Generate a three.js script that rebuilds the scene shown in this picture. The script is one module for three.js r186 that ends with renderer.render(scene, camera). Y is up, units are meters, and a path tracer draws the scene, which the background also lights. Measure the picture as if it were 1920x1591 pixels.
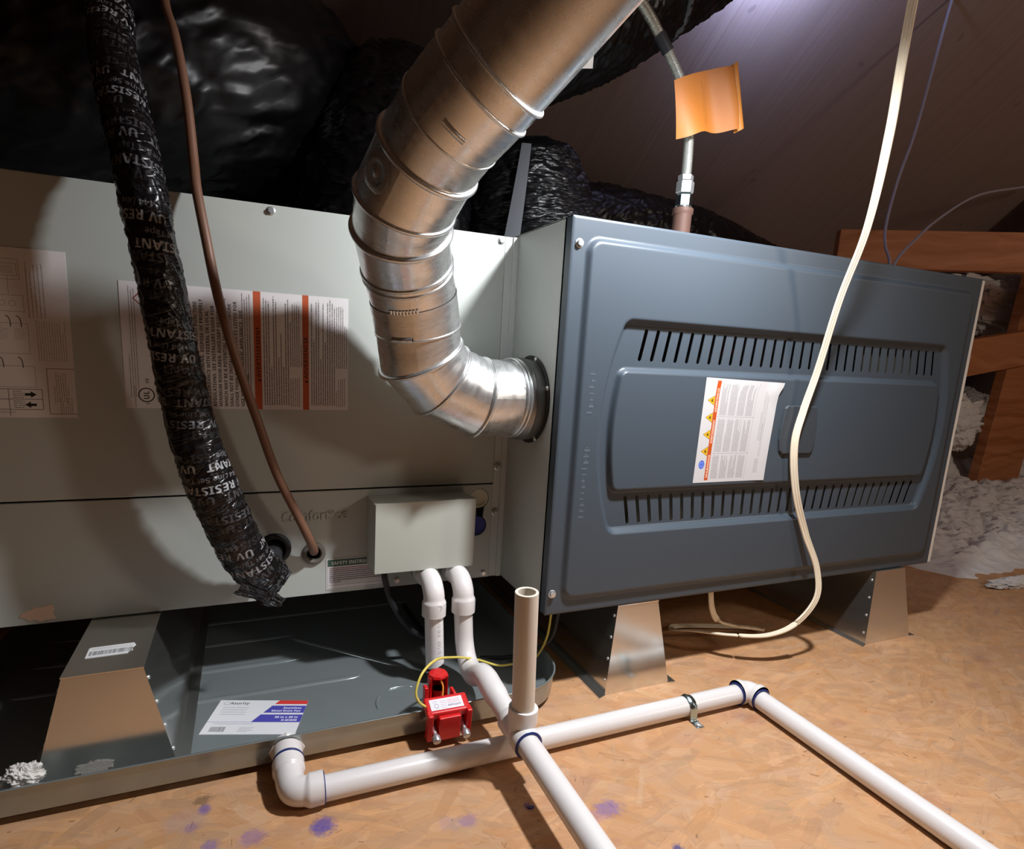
import * as THREE from 'three';
import { RoundedBoxGeometry } from 'three/addons/geometries/RoundedBoxGeometry.js';
import { mergeGeometries } from 'three/addons/utils/BufferGeometryUtils.js';
import { ImprovedNoise } from 'three/addons/math/ImprovedNoise.js';
import { FontLoader } from 'three/addons/loaders/FontLoader.js';
import { TextGeometry } from 'three/addons/geometries/TextGeometry.js';

// ---------------------------------------------------------------- camera, light, exposure
const scene = new THREE.Scene();
scene.background = new THREE.Color(0x000000);
const camera = new THREE.PerspectiveCamera(71.5, 1920 / 1591, 0.02, 30);
camera.position.set(-0.3778, 0.4963, 0.8435);
camera.rotation.set(-0.1866, -0.4019, 0.0526, 'YXZ');
camera.setViewOffset(1920, 1591, 31.8, -72.6, 1920, 1591);
camera.updateProjectionMatrix();
const renderer = new THREE.WebGLRenderer({ antialias: true });
renderer.toneMapping = THREE.LinearToneMapping;
renderer.toneMappingExposure = 1.08;
renderer.shadowMap.enabled = true;
const LAMP = { at: [0.18, 0.92, 0.41], aim: [0.0, 0, 0.23], color: 0xf3f5fa, intensity: 3.35, radius: 1.3, angle: 1.55, penumbra: 0.8 };
const LED = { at: [0.70, 1.365, -0.18], aim: [0.80, 1.60, -0.42], color: 0xa8c0ff, intensity: 3.4, radius: 1.5, angle: 1.35, penumbra: 1 };
const ROOM = { at: [1.7, 1.25, 1.75], color: 0xffeede, intensity: 2.0, radius: 6 };

// ---------------------------------------------------------------- helpers
const V = (x, y, z) => new THREE.Vector3(x, y, z);
let seed = 7;
const rnd = (a = 0, b = 1) => { seed = (seed * 1664525 + 1013904223) >>> 0; return a + (b - a) * (seed / 4294967296); };
const noise = new ImprovedNoise();
const N3 = (x, y, z) => noise.noise(x, y, z);
const clamp = (x, a, b) => Math.min(b, Math.max(a, x));
const sstep = (a, b, x) => { const t = clamp((x - a) / (b - a), 0, 1); return t * t * (3 - 2 * t); };
const used = {};
const numbered = (n) => { used[n] = (used[n] ?? -1) + 1; return used[n] ? `${n}_${String(used[n]).padStart(3, '0')}` : n; };
const bases = new Map();
function thing(name, label, category, base, group) {
  const o = new THREE.Group(); o.name = numbered(name); o.position.set(...base);
  o.userData = { label, category }; if (group) o.userData.group = group;
  bases.set(o, base); scene.add(o); return o;
}
function part(parent, name, geo, mat, label) {            // geometry given in the scene's metres
  let top = parent; while (!bases.has(top)) top = top.parent;
  const b = bases.get(top); geo.translate(-b[0], -b[1], -b[2]);
  const m = new THREE.Mesh(geo, mat); m.name = name; m.castShadow = m.receiveShadow = true;
  if (label) m.userData.label = label;
  parent.add(m); return m;
}
function single(name, label, category, geo, mat, group) {
  const m = new THREE.Mesh(geo, mat); m.name = numbered(name); m.castShadow = m.receiveShadow = true;
  m.userData = { label, category }; if (group) m.userData.group = group;
  scene.add(m); return m;
}
function struct(name, geo, mat) {
  const m = new THREE.Mesh(geo, mat); m.name = name; m.castShadow = m.receiveShadow = true; m.userData = { kind: 'structure' }; scene.add(m); return m;
}
const M = (color, roughness = 0.5, metalness = 0, o = {}) => new THREE.MeshStandardMaterial({ color, roughness, metalness, ...o });
const P = (color, roughness = 0.5, metalness = 0, o = {}) => new THREE.MeshPhysicalMaterial({ color, roughness, metalness, ...o });
const box = (x0, x1, y0, y1, z0, z1, r = 0) => {
  const w = x1 - x0, h = y1 - y0, d = z1 - z0;
  const g = r ? new RoundedBoxGeometry(w, h, d, 3, Math.min(r, w / 2.1, h / 2.1, d / 2.1)) : new THREE.BoxGeometry(w, h, d);
  g.translate((x0 + x1) / 2, (y0 + y1) / 2, (z0 + z1) / 2); return g;
};
const merge = (list) => mergeGeometries(list.map((g) => { g = g.index ? g.toNonIndexed() : g; for (const k of Object.keys(g.attributes)) if (!['position', 'normal', 'uv'].includes(k)) g.deleteAttribute(k); g.morphAttributes = {}; return g; }));
// sheet metal plate with four corners (counter-clockwise seen from outside), thickness t towards the inside
function plate(a, b, c, d, t = 0.0012) {
  const n = b.clone().sub(a).cross(d.clone().sub(a)).normalize().multiplyScalar(-t);
  const p = [a, b, c, d, ...[a, b, c, d].map((v) => v.clone().add(n))];
  const uv = [[0, 0], [1, 0], [1, 1], [0, 1]];
  const quads = [[0, 1, 2, 3], [7, 6, 5, 4], [0, 4, 5, 1], [1, 5, 6, 2], [2, 6, 7, 3], [3, 7, 4, 0]];
  const pos = [], uvs = [];
  for (const q of quads) for (const k of [0, 1, 2, 0, 2, 3]) { pos.push(p[q[k]].x, p[q[k]].y, p[q[k]].z); uvs.push(...uv[k]); }
  const g = new THREE.BufferGeometry();
  g.setAttribute('position', new THREE.Float32BufferAttribute(pos, 3)); g.setAttribute('uv', new THREE.Float32BufferAttribute(uvs, 2));
  g.computeVertexNormals(); return g;
}
function gridGeo(nu, nv, f, uvf, skip, flip = false) {
  const pos = [], uv = [], idx = [];
  for (let j = 0; j <= nv; j++) for (let i = 0; i <= nu; i++) { const p = f(i, j); pos.push(p[0], p[1], p[2]); uv.push(...(uvf ? uvf(i, j) : [i / nu, j / nv])); }
  for (let j = 0; j < nv; j++) for (let i = 0; i < nu; i++) {
    if (skip && skip(i, j)) continue;
    const a = j * (nu + 1) + i, b = a + 1, c = a + nu + 1, d = c + 1;
    if (flip) idx.push(a, c, b, b, c, d); else idx.push(a, b, c, b, d, c);
  }
  const g = new THREE.BufferGeometry();
  g.setAttribute('position', new THREE.Float32BufferAttribute(pos, 3)); g.setAttribute('uv', new THREE.Float32BufferAttribute(uv, 2));
  g.setIndex(idx); g.computeVertexNormals(); return g;
}
const toV = (p) => (p.isVector3 ? p : V(...p));
// round sweep along a smooth curve; rad(t, angle, point) in metres; the angle starts at the side that faces ref
function sweep(pts, rad, { ns = 64, nr = 20, ref = V(0, 0, 1), caps = true, line = false, curve } = {}) {
  pts = pts && pts.map(toV);
  const c = curve || (line ? new THREE.LineCurve3(pts[0], pts[1]) : new THREE.CatmullRomCurve3(pts, false, 'centripetal'));
  const R = typeof rad === 'function' ? rad : () => rad;
  const P0 = c.getSpacedPoints(ns), frames = [];
  for (let i = 0; i <= ns; i++) {
    const T = c.getTangentAt(i / ns);
    let Nn = ref.clone().addScaledVector(T, -ref.dot(T));
    if (i && Nn.length() < 0.2) Nn = frames[i - 1][1].clone().addScaledVector(T, -frames[i - 1][1].dot(T));
    Nn.normalize(); frames.push([T, Nn, T.clone().cross(Nn)]);
  }
  const g = gridGeo(nr, ns, (j, i) => {
    const a = (j / nr - 0.5) * 2 * Math.PI, [, n, b] = frames[i], r = R(i / ns, a, P0[i]);
    return P0[i].clone().addScaledVector(n, Math.cos(a) * r).addScaledVector(b, Math.sin(a) * r).toArray();
  }, (j, i) => [i / ns, 1 - j / nr], null, false);
  // weld the normals of the seam
  const nm = g.attributes.normal;
  for (let i = 0; i <= ns; i++) { const a = i * (nr + 1), b = a + nr; const s = V(nm.getX(a) + nm.getX(b), nm.getY(a) + nm.getY(b), nm.getZ(a) + nm.getZ(b)).normalize(); nm.setXYZ(a, s.x, s.y, s.z); nm.setXYZ(b, s.x, s.y, s.z); }
  if (!caps) return g;
  const out = [g];
  for (const e of [0, ns]) {
    const ring = []; for (let j = 0; j <= nr; j++) ring.push(V().fromBufferAttribute(g.attributes.position, e * (nr + 1) + j));
    const pos = [], nrm = [], uv = [], t = frames[e][0].clone().multiplyScalar(e ? 1 : -1);
    for (let j = 0; j < nr; j++) for (const p of e ? [P0[e], ring[j + 1], ring[j]] : [P0[e], ring[j], ring[j + 1]]) { pos.push(p.x, p.y, p.z); nrm.push(t.x, t.y, t.z); uv.push(e ? 1 : 0, 0.5); }
    const cg = new THREE.BufferGeometry();
    cg.setAttribute('position', new THREE.Float32BufferAttribute(pos, 3)); cg.setAttribute('normal', new THREE.Float32BufferAttribute(nrm, 3)); cg.setAttribute('uv', new THREE.Float32BufferAttribute(uv, 2)); out.push(cg);
  }
  return merge(out);
}
const rod = (a, b, r, nr = 20) => sweep([a, b], r, { ns: 1, nr, line: true, ref: V(0.31, 0.77, 0.55) });
// lathe around the axis a -> b from a list of [radius, distance along the axis]
function lathe(a, b, profile, n = 28) {
  a = toV(a); const d = toV(b).clone().sub(a).normalize();
  const g = new THREE.LatheGeometry(profile.map(([r, h]) => new THREE.Vector2(Math.max(r, 1e-5), h)), n);
  g.applyQuaternion(new THREE.Quaternion().setFromUnitVectors(V(0, 1, 0), d)); g.translate(a.x, a.y, a.z); return g;
}
const hexLathe = (a, b, r, h) => lathe(a, b, [[0, 0], [r * 0.92, 0], [r, 0.0012], [r, h - 0.0012], [r * 0.92, h], [0, h]], 6).toNonIndexed();
function flatNormals(g) { g = g.index ? g.toNonIndexed() : g; g.computeVertexNormals(); return g; }
function screwHead(x, y, z, r = 0.0042) { return merge([lathe([x, y, z], [x, y, z + 1], [[0, 0], [r * 1.45, 0], [r * 1.4, r * 0.25], [r, r * 0.3]], 20), flatNormals(hexLathe([x, y, z + r * 0.28], [x, y, z + 1], r, r * 0.9))]); }
const canvas = (w, h) => { const c = document.createElement('canvas'); c.width = w; c.height = h; return [c, c.getContext('2d')]; };
function tex(c, srgb = true, wrap = THREE.ClampToEdgeWrapping) {
  const t = new THREE.CanvasTexture(c); if (srgb) t.colorSpace = THREE.SRGBColorSpace; t.wrapS = t.wrapT = wrap; t.magFilter = THREE.LinearFilter; t.anisotropy = 8; return t;
}
function noiseTex(w, h, f, srgb = false) {           // f(x, y) -> 0..255 grey, tiling is up to f
  const d = new Uint8Array(w * h * 4);
  for (let y = 0; y < h; y++) for (let x = 0; x < w; x++) { const v = clamp(f(x, y), 0, 255), o = (y * w + x) * 4; d[o] = d[o + 1] = d[o + 2] = v; d[o + 3] = 255; }
  const t = new THREE.DataTexture(d, w, h); t.magFilter = THREE.LinearFilter; t.minFilter = THREE.LinearFilter; t.wrapS = t.wrapT = THREE.RepeatWrapping; if (srgb) t.colorSpace = THREE.SRGBColorSpace; t.needsUpdate = true; return t;
}
const tiled = (t, rx, ry) => { const c = t.clone(); c.repeat.set(rx, ry); c.needsUpdate = true; return c; };
function worldUV(g, s = 1, ax = 'x', ay = 'y') {
  const p = g.attributes.position, uv = new Float32Array(p.count * 2), k = { x: 'getX', y: 'getY', z: 'getZ' };
  for (let i = 0; i < p.count; i++) { uv[2 * i] = p[k[ax]](i) * s; uv[2 * i + 1] = p[k[ay]](i) * s; }
  g.setAttribute('uv', new THREE.BufferAttribute(uv, 2)); return g;
}
function boxUV(g, s = 1) {                           // metres, by the dominant direction of each face
  g = g.index ? g.toNonIndexed() : g; g.computeVertexNormals();
  const p = g.attributes.position, n = g.attributes.normal, uv = new Float32Array(p.count * 2);
  for (let i = 0; i < p.count; i++) {
    const a = [Math.abs(n.getX(i)), Math.abs(n.getY(i)), Math.abs(n.getZ(i))], q = [p.getX(i), p.getY(i), p.getZ(i)];
    const [u, v] = a[0] >= a[1] && a[0] >= a[2] ? [q[2], q[1]] : a[1] >= a[2] ? [q[0], q[2]] : [q[0], q[1]];
    uv[2 * i] = u * s; uv[2 * i + 1] = v * s;
  }
  g.setAttribute('uv', new THREE.BufferAttribute(uv, 2)); return g;
}

// ---------------------------------------------------------------- textures and materials
// oriented strand board, 1.3 m x 1.3 m, canvas origin at x = -0.75, z = -0.70
const OSB = { x: -0.75, z: -0.7, s: 1.3, n: 2048 };
const [osbC, og] = canvas(OSB.n, OSB.n), [osbB, ob] = canvas(OSB.n, OSB.n);
og.fillStyle = 'rgb(188,142,100)'; og.fillRect(0, 0, OSB.n, OSB.n); ob.fillStyle = 'rgb(120,120,120)'; ob.fillRect(0, 0, OSB.n, OSB.n);
for (let i = 0; i < 9500; i++) {
  const x = rnd(-60, OSB.n + 60), y = rnd(-60, OSB.n + 60), l = rnd(25, 115), w = rnd(6, 26), a = (rnd() < 0.75 ? rnd(-0.75, 0.75) : rnd(0, Math.PI)) + 0.25;
  const t = rnd(-1, 1), warm = rnd(-9, 9), base = [190 + 17 * t + warm, 145 + 17 * t, 105 + 16 * t - warm];
  const pts = [[-l / 2, -w / 2 + rnd(-4, 4)], [-l / 4, -w / 2 + rnd(-3, 2)], [l / 4, -w / 2 + rnd(-3, 2)], [l / 2, -w / 3 + rnd(-5, 5)], [l / 2 + rnd(-8, 8), w / 3 + rnd(-4, 4)], [l / 4, w / 2 + rnd(-2, 3)], [-l / 4, w / 2 + rnd(-2, 3)], [-l / 2 + rnd(-8, 8), w / 3]];
  for (const [g, al] of [[og, 0.5], [ob, 0.6]]) {
    g.save(); g.translate(x, y); g.rotate(a); g.beginPath(); pts.forEach(([px, py], k) => (k ? g.lineTo(px, py) : g.moveTo(px, py))); g.closePath();
    const q = g === og ? base : [120 + 45 * t, 120 + 45 * t, 120 + 45 * t];
    g.globalAlpha = al; g.fillStyle = `rgb(${q.map((v) => v | 0).join(',')})`; g.fill();
    if (i % 5 === 0) { g.globalAlpha = 0.22; g.strokeStyle = g === og ? 'rgb(140,96,60)' : 'rgb(60,60,60)'; g.lineWidth = 1.1; g.beginPath(); g.moveTo(...pts[0]); g.lineTo(...pts[1]); g.lineTo(...pts[2]); g.stroke(); }
    if (g === og) { g.globalAlpha = 0.12; g.strokeStyle = 'rgb(120,80,45)'; g.lineWidth = 0.8; for (let k = 0; k < 3; k++) { const yy = rnd(-w / 2, w / 2); g.beginPath(); g.moveTo(-l / 2, yy); g.lineTo(l / 2, yy + rnd(-2, 2)); g.stroke(); } }
    g.restore();
  }
}
for (let i = 0; i < 520; i++) {                      // gaps and splinters between the strands
  const x = rnd(0, OSB.n), y = rnd(0, OSB.n), a = rnd(0, Math.PI), l = rnd(3, 15);
  for (const [g, c] of [[og, 'rgb(122,86,56)'], [ob, 'rgb(20,20,20)']]) { g.save(); g.translate(x, y); g.rotate(a); g.globalAlpha = rnd(0.35, 0.8); g.fillStyle = c; g.fillRect(-l / 2, -0.8, l, rnd(1, 3.2)); g.restore(); }
}
for (let i = 0; i < 2600; i++) {                     // short torn fibres
  const x = rnd(0, OSB.n), y = rnd(0, OSB.n), a = rnd(-0.9, 0.9) + 0.25, l = rnd(5, 30), d = rnd() < 0.6;
  for (const [g, c] of [[og, d ? 'rgb(132,92,60)' : 'rgb(226,186,142)'], [ob, d ? 'rgb(50,50,50)' : 'rgb(190,190,190)']]) { g.save(); g.translate(x, y); g.rotate(a); g.globalAlpha = 0.15 + 0.3 * ((i * 7) % 10) / 10; g.strokeStyle = c; g.lineWidth = 0.8 + ((i * 3) % 5) * 0.4; g.beginPath(); g.moveTo(-l / 2, 0); g.quadraticCurveTo(0, ((i % 7) - 3) * 1.4, l / 2, ((i % 5) - 2)); g.stroke(); g.restore(); }
}
og.globalAlpha = 1; ob.globalAlpha = 1;
const osbAt = (x, z) => [(x - OSB.x) / OSB.s * OSB.n, (z - OSB.z) / OSB.s * OSB.n];
function blotch(x, z, r, rgb, al, grain = 60, sx = 1, rot = 0) {        // dye or dirt soaked into the board: ragged, grainy
  const [cx, cy] = osbAt(x, z), R = r / OSB.s * OSB.n;
  og.save(); og.translate(cx, cy); og.rotate(rot); og.scale(sx, 1); og.fillStyle = `rgb(${rgb.join(',')})`;
  for (let k = 0; k < 7; k++) {                      // ragged layers of dye
    og.globalAlpha = al * 0.22; og.beginPath();
    for (let q = 0; q < 40; q++) { const a = (q / 40) * 6.283, e = R * (0.72 + 0.09 * k / 2) * (0.85 + 0.42 * N3(Math.cos(a) * 1.7 + x * 90, Math.sin(a) * 1.7 + k * 0.2, z * 90) + rnd(-0.07, 0.07)); og.lineTo(Math.cos(a) * e, Math.sin(a) * e); }
    og.fill();
  }
  for (let i = 0; i < grain * 5; i++) { const a = rnd(0, 6.283), d = R * Math.sqrt(rnd()) * 1.1, q = rnd(0.6, 2.2); og.globalAlpha = al * rnd(0.05, 0.4); og.fillRect(Math.cos(a) * d, Math.sin(a) * d, q * rnd(1, 3), q); }
  og.restore(); og.globalAlpha = 1;
}
blotch(-0.3163, 0.2892, 0.0135, [66, 54, 160], 0.5, 130);                 // purple primer drips
blotch(-0.432, 0.2245, 0.008, [92, 70, 158], 0.45, 70, 0.8);
blotch(-0.452, 0.238, 0.02, [150, 116, 150], 0.16, 60, 1.2);
blotch(-0.442, 0.248, 0.008, [98, 80, 150], 0.2, 30);
blotch(-0.386, 0.281, 0.012, [104, 82, 160], 0.3, 70, 1.3);
blotch(-0.424, 0.2785, 0.009, [96, 74, 160], 0.35, 60);
blotch(-0.17, 0.332, 0.01, [120, 96, 165], 0.3, 60, 1.2);
blotch(-0.19, 0.33, 0.012, [160, 130, 160], 0.18, 40, 1.3);
blotch(-0.016, 0.3676, 0.0135, [106, 84, 172], 0.38, 90, 1.4);
blotch(-0.035, 0.372, 0.012, [170, 120, 165], 0.2, 40);
blotch(-0.1, 0.3345, 0.006, [90, 60, 160], 0.4, 30);
blotch(0.0231, 0.438, 0.006, [50, 44, 120], 0.6, 30);
blotch(-0.434, 0.2109, 0.008, [110, 84, 58], 0.5, 50, 1.3);
blotch(0.087, 0.2863, 0.012, [200, 160, 140], 0.2, 40);
blotch(0.1687, 0.4355, 0.02, [150, 140, 112], 0.18, 70);
blotch(0.31, 0.405, 0.012, [168, 140, 124], 0.25, 40);
for (let i = 0; i < 60; i++) blotch(rnd(-0.72, 0.52), rnd(-0.1, 0.58), rnd(0.006, 0.03), [[150, 120, 92], [176, 140, 120], [222, 178, 132], [120, 92, 66]][i % 4], 0.12, 40, rnd(1, 2), rnd(-0.5, 0.5));
const osbMap = tex(osbC, true, THREE.MirroredRepeatWrapping), osbBump = tex(osbB, false, THREE.MirroredRepeatWrapping);
const floorMat = M(0xffffff, 0.72, 0, { map: osbMap, bumpMap: osbBump, bumpScale: 0.0009 });

// roof boards and lumber: brown grain
function woodCanvas(w, h, rgb, spread, lines) {
  const [c, g] = canvas(w, h); g.fillStyle = `rgb(${rgb.join(',')})`; g.fillRect(0, 0, w, h);
  for (let i = 0; i < lines; i++) {
    const t = rnd(-1, 1); g.globalAlpha = rnd(0.05, 0.22); g.strokeStyle = `rgb(${rgb.map((v) => (v + t * spread) | 0).join(',')})`; g.lineWidth = rnd(1, 7);
    const y = rnd(-10, h + 10); g.beginPath(); g.moveTo(-5, y); for (let x = 0; x <= w + 40; x += 40) g.lineTo(x, y + 9 * N3(x * 0.006, y * 0.012, i * 0.01)); g.stroke();
  }
  for (let i = 0; i < 10; i++) { g.globalAlpha = 0.25; g.fillStyle = `rgb(${rgb.map((v) => (v * 0.55) | 0).join(',')})`; g.beginPath(); g.ellipse(rnd(0, w), rnd(0, h), rnd(4, 11), rnd(3, 7), rnd(0, 3), 0, 7); g.fill(); }
  g.globalAlpha = 1; return c;
}
const roofTex = tex(woodCanvas(1024, 1024, [126, 106, 96], 20, 500), true, THREE.RepeatWrapping);
const lumberTex = tex(woodCanvas(1024, 256, [166, 104, 62], 60, 260), true, THREE.RepeatWrapping);
const roofMat = M(0xffffff, 0.62, 0, { map: roofTex });
const lumberMat = M(0xffffff, 0.7, 0, { map: lumberTex });

const fine = noiseTex(256, 256, () => rnd(90, 165));
const spangle = (() => {                             // zinc spangle: cells of slightly different polish
  const n = 46, pts = []; for (let i = 0; i < n; i++) pts.push([rnd(0, 256), rnd(0, 256), rnd(-1, 1)]);
  return noiseTex(256, 256, (x, y) => { let b = 1e9, v = 0; for (const [px, py, q] of pts) { let dx = Math.abs(px - x), dy = Math.abs(py - y); dx = Math.min(dx, 256 - dx); dy = Math.min(dy, 256 - dy); const d = dx * dx + dy * dy * 2; if (d < b) { b = d; v = q; } } return 120 + 9 * v + rnd(-6, 6); });
})();
const duct = noiseTex(512, 512, (x, y) => 118 + 34 * N3(x * 0.012, y * 0.05, 3.3) + 20 * N3(x * 0.06, y * 0.06, 8.1) + rnd(-7, 7));
const coilPaint = M(0xb3b8b2, 0.5, 0, { bumpMap: tiled(fine, 14, 14), bumpScale: 0.00006 });
const coverPaint = M(0xb2b5ab, 0.5, 0);
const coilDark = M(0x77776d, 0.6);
const doorPaint = M(0x404a53, 0.4, 0, { bumpMap: tiled(fine, 14, 9), bumpScale: 0.00005 });
const doorBadge = M(0x3c4248, 0.35);
const galv = M(0xb9bdbe, 0.33, 1, { roughnessMap: tiled(spangle, 1, 1) });
const flueMetal = M(0xe4e6e6, 0.6, 0.9, { roughnessMap: tiled(duct, 1, 1), bumpMap: tiled(duct, 1, 1), bumpScale: 0.0003 });
const panMetal = M(0xa6afb0, 0.48, 0.62, { roughnessMap: tiled(spangle, 6, 6) });
const standMetal = M(0xdededa, 0.42, 0.96, { roughnessMap: tiled(spangle, 12, 12) });
const zinc = M(0xd4d8da, 0.3, 0.75);
const zincBlue = M(0xb7cdd2, 0.22, 1);
const pvc = P(0xdfdad7, 0.32, 0, { clearcoat: 0.2, clearcoatRoughness: 0.25 });
const pvcOld = P(0xd0c6b6, 0.42, 0);
const pvcGrey = M(0x8d918e, 0.45);
const primer = M(0x1d2c6a, 0.35);
const rubber = M(0x15171a, 0.6);
const copper = M(0x74523f, 0.5, 0.1);
const poly = P(0x08080a, 0.36, 0, { specularIntensity: 0.7 });
const polyGrey = M(0x54565a, 0.45);
const ivory = M(0xe9dcc2, 0.45);
const red = P(0xcf1a1c, 0.36, 0, { clearcoat: 0.2 });
const yellow = M(0xd9c65c, 0.5);
const darkWire = M(0x1b1c1e, 0.5);
const greyWire = M(0x8f8790, 0.55);
const white = M(0xe8e6e2, 0.6);
const fluffMat = M(0xd9d4cf, 0.95, 0);

// ---------------------------------------------------------------- the attic shell
const floorG = new THREE.BoxGeometry(7.0, 0.05, 6.6); floorG.translate(0.3, -0.025, 0.9);
{ const p = floorG.attributes.position, uv = floorG.attributes.uv; for (let i = 0; i < p.count; i++) uv.setXY(i, (p.getX(i) - OSB.x) / OSB.s, 1 - (p.getZ(i) - OSB.z) / OSB.s); }
struct('floor', floorG, floorMat);
const roofY = (z) => 1.05 + 0.75 * (z + 0.9);
{
  const a = V(-3.2, roofY(-2.4), -2.4), b = V(3.8, roofY(-2.4), -2.4), c = V(3.8, roofY(2.0), 2.0), d = V(-3.2, roofY(2.0), 2.0);
  const g1 = plate(a, b, c, d, -0.04); const g2 = plate(V(-3.2, roofY(2.0), 2.0), V(3.8, roofY(2.0), 2.0), V(3.8, 2.2, 4.2), V(-3.2, 2.2, 4.2), -0.04);
  for (const g of [g1, g2]) worldUV(g, 0.9, 'z', 'x');
  struct('ceiling', merge([g1, g2]), roofMat);
}
struct('wall_left', boxUV(box(-3.25, -3.2, 0, 3.4, -2.4, 4.2), 0.7), roofMat);
struct('wall_right', boxUV(box(3.8, 3.85, 0, 3.4, -2.4, 4.2), 0.7), roofMat);
struct('wall_back', boxUV(box(-3.2, 3.8, -0.05, 0.1, -2.45, -2.4), 0.7), roofMat);
struct('wall_front', boxUV(box(-3.2, 3.8, 0, 2.4, 4.2, 4.25), 0.7), roofMat);

// lumber seen past the right end of the furnace
{ const g = box(-0.08, 1.5, -0.06, 0.06, -0.019, 0.019, 0.003); g.rotateY(-0.559); g.translate(1.5, 0.888, -0.585);
  single('truss_beam', 'horizontal brown lumber beam under the roof, uppermost of the timber behind the furnace', 'beam', boxUV(g, 1.1), lumberMat); }
{
  const g = box(-0.55, 0.55, -0.066, 0.066, -0.019, 0.019, 0.003); g.rotateZ(0.155); g.translate(2.42, 0.622, -0.52);
  single('truss_web', 'short slanting orange-brown timber below the white insulation at the right edge', 'beam', boxUV(g, 1.1), lumberMat);
  const h = box(-0.14, 0.14, -0.62, 0.62, -0.019, 0.019, 0.003); h.rotateZ(-0.1); h.translate(2.505, 0.6, -0.56);
  single('wood_post', 'upright orange-brown timber post standing in white insulation at the right edge', 'post', boxUV(h, 1.1), lumberMat);
}
// blown insulation heap
{
  const H = (x, z) => {
    const edge = 1.22 + 0.05 * N3(x * 9, 1.2, z * 7) - 0.35 * Math.max(0, -z), front = 0.03 + 0.03 * N3(x * 8, 3.1, 0.4) + 0.02 * N3(x * 25, 0, 2);
    const e = Math.min((x - edge) / 0.25, (front - z) / 0.16);
    const rise = 0.035 + 0.05 * sstep(0.1, 0.5, -z) + 0.27 * sstep(0.57, 0.85, -z) + 0.1 * sstep(0.9, 1.5, -z);
    const wx = x + 0.03 * N3(x * 12, 4, z * 12), wz = z + 0.03 * N3(x * 12, 8, z * 12), cl = 0.02 * N3(wx * 14, 0.5, wz * 14) + 0.016 * N3(wx * 34, 2.5, wz * 34) + 0.011 * N3(wx * 75, 5, wz * 75) + 0.007 * N3(x * 150, 5, z * 150);
    return sstep(0, 1, e) * (rise + cl) - (e <= 0 ? 0.02 : 0.001);
  };
  const nu = 380, nv = 300, f = (i, j) => { const x = 0.95 + 2.6 * i / nu, z = 0.1 - 1.7 * j / nv; return [x + 0.01 * N3(x * 30, 9, z * 30), H(x, z), z]; };
  const m = single('blown_insulation', 'fluffy white loose insulation heaped on the floor beyond the furnace', 'insulation', gridGeo(nu, nv, f, (i, j) => [i / 30, j / 30], null, false), fluffMat);
  m.userData.kind = 'stuff';
}
function clump(name, label, pos, r, s, seedv, group) {
  const g = new THREE.SphereGeometry(1, 90, 60), p = g.attributes.position;
  for (let i = 0; i < p.count; i++) {
    const x = p.getX(i), y = p.getY(i), z = p.getZ(i);
    const k = 1 + 0.12 * N3(x * 22, y * 22 + seedv, z * 22) + 0.06 * N3(x * 45, y * 45, z * 45 + seedv) + 0.35 * N3(x * 2 + seedv, y * 2, z * 2) + 0.2 * N3(x * 6 + seedv, y * 6, z * 6) + 0.1 * N3(x * 14, y * 14 + seedv, z * 14);
    p.setXYZ(i, x * k * r * s[0], y * k * r * s[1], z * k * r * s[2]);
  }
  g.computeVertexNormals(); const m = single(name, label, 'insulation', g, fluffMat, group); m.position.set(...pos); return m;
}
clump('insulation_batt', 'white fibrous insulation lying on the slanting timber at right', [2.62, 0.79, -0.7], 0.26, [1.9, 0.42, 0.25], 1.3);
clump('insulation_tuft', 'puffy white insulation tuft left of the timber post', [2.18, 0.32, -0.62], 0.15, [1.0, 0.75, 0.5], 4.2);
clump('insulation_scrap', 'thin white insulation strip on the bare floor in front of the heap', [1.35, 0.007, 0.075], 0.07, [1.3, 0.13, 0.3], 7.7);
clump('insulation_wisp', 'small torn white fluff at the foot of the left stand inside the drain pan', [-0.607, 0.03, 0.155], 0.018, [1.0, 0.75, 0.7], 9.1);

// ---------------------------------------------------------------- lamps
function bulbLamp(name, label, L, top, r) {
  const [x, y, z] = L.at, t = thing(name, label, 'lamp', L.at);
  const glow = new THREE.MeshStandardMaterial({ color: 0xffffff, roughness: 0.4, emissive: L.color, emissiveIntensity: 4 });
  part(t, 'bulb', lathe([x, y - r, z], [x, y, z], [[0, 0], [r * 0.6, r * 0.18], [r * 0.95, r * 0.7], [r, r], [r * 0.9, r * 1.5], [r * 0.5, r * 2.1], [r * 0.42, r * 2.5]]), glow);
  part(t, 'socket', lathe([x, y + r * 1.4, z], [x, y + 1, z], [[0, 0], [r * 0.55, 0], [r * 0.6, 0.01], [r * 0.6, 0.05], [r * 0.2, 0.06], [0, 0.06]]), rubber);
  part(t, 'cord', rod([x, y + r * 1.4 + 0.055, z], [x, top, z], 0.004, 8), rubber);
  const l = new THREE.PointLight(L.color, L.intensity, 0, 2); l.castShadow = true; l.shadow.radius = L.radius; l.shadow.mapSize.set(2048, 2048); t.add(l);
}
bulbLamp('spare_work_lamp', 'second bare bulb hanging from the roof behind the camera', ROOM, roofY(ROOM.at[2]) - 0.005, 0.14);
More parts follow.
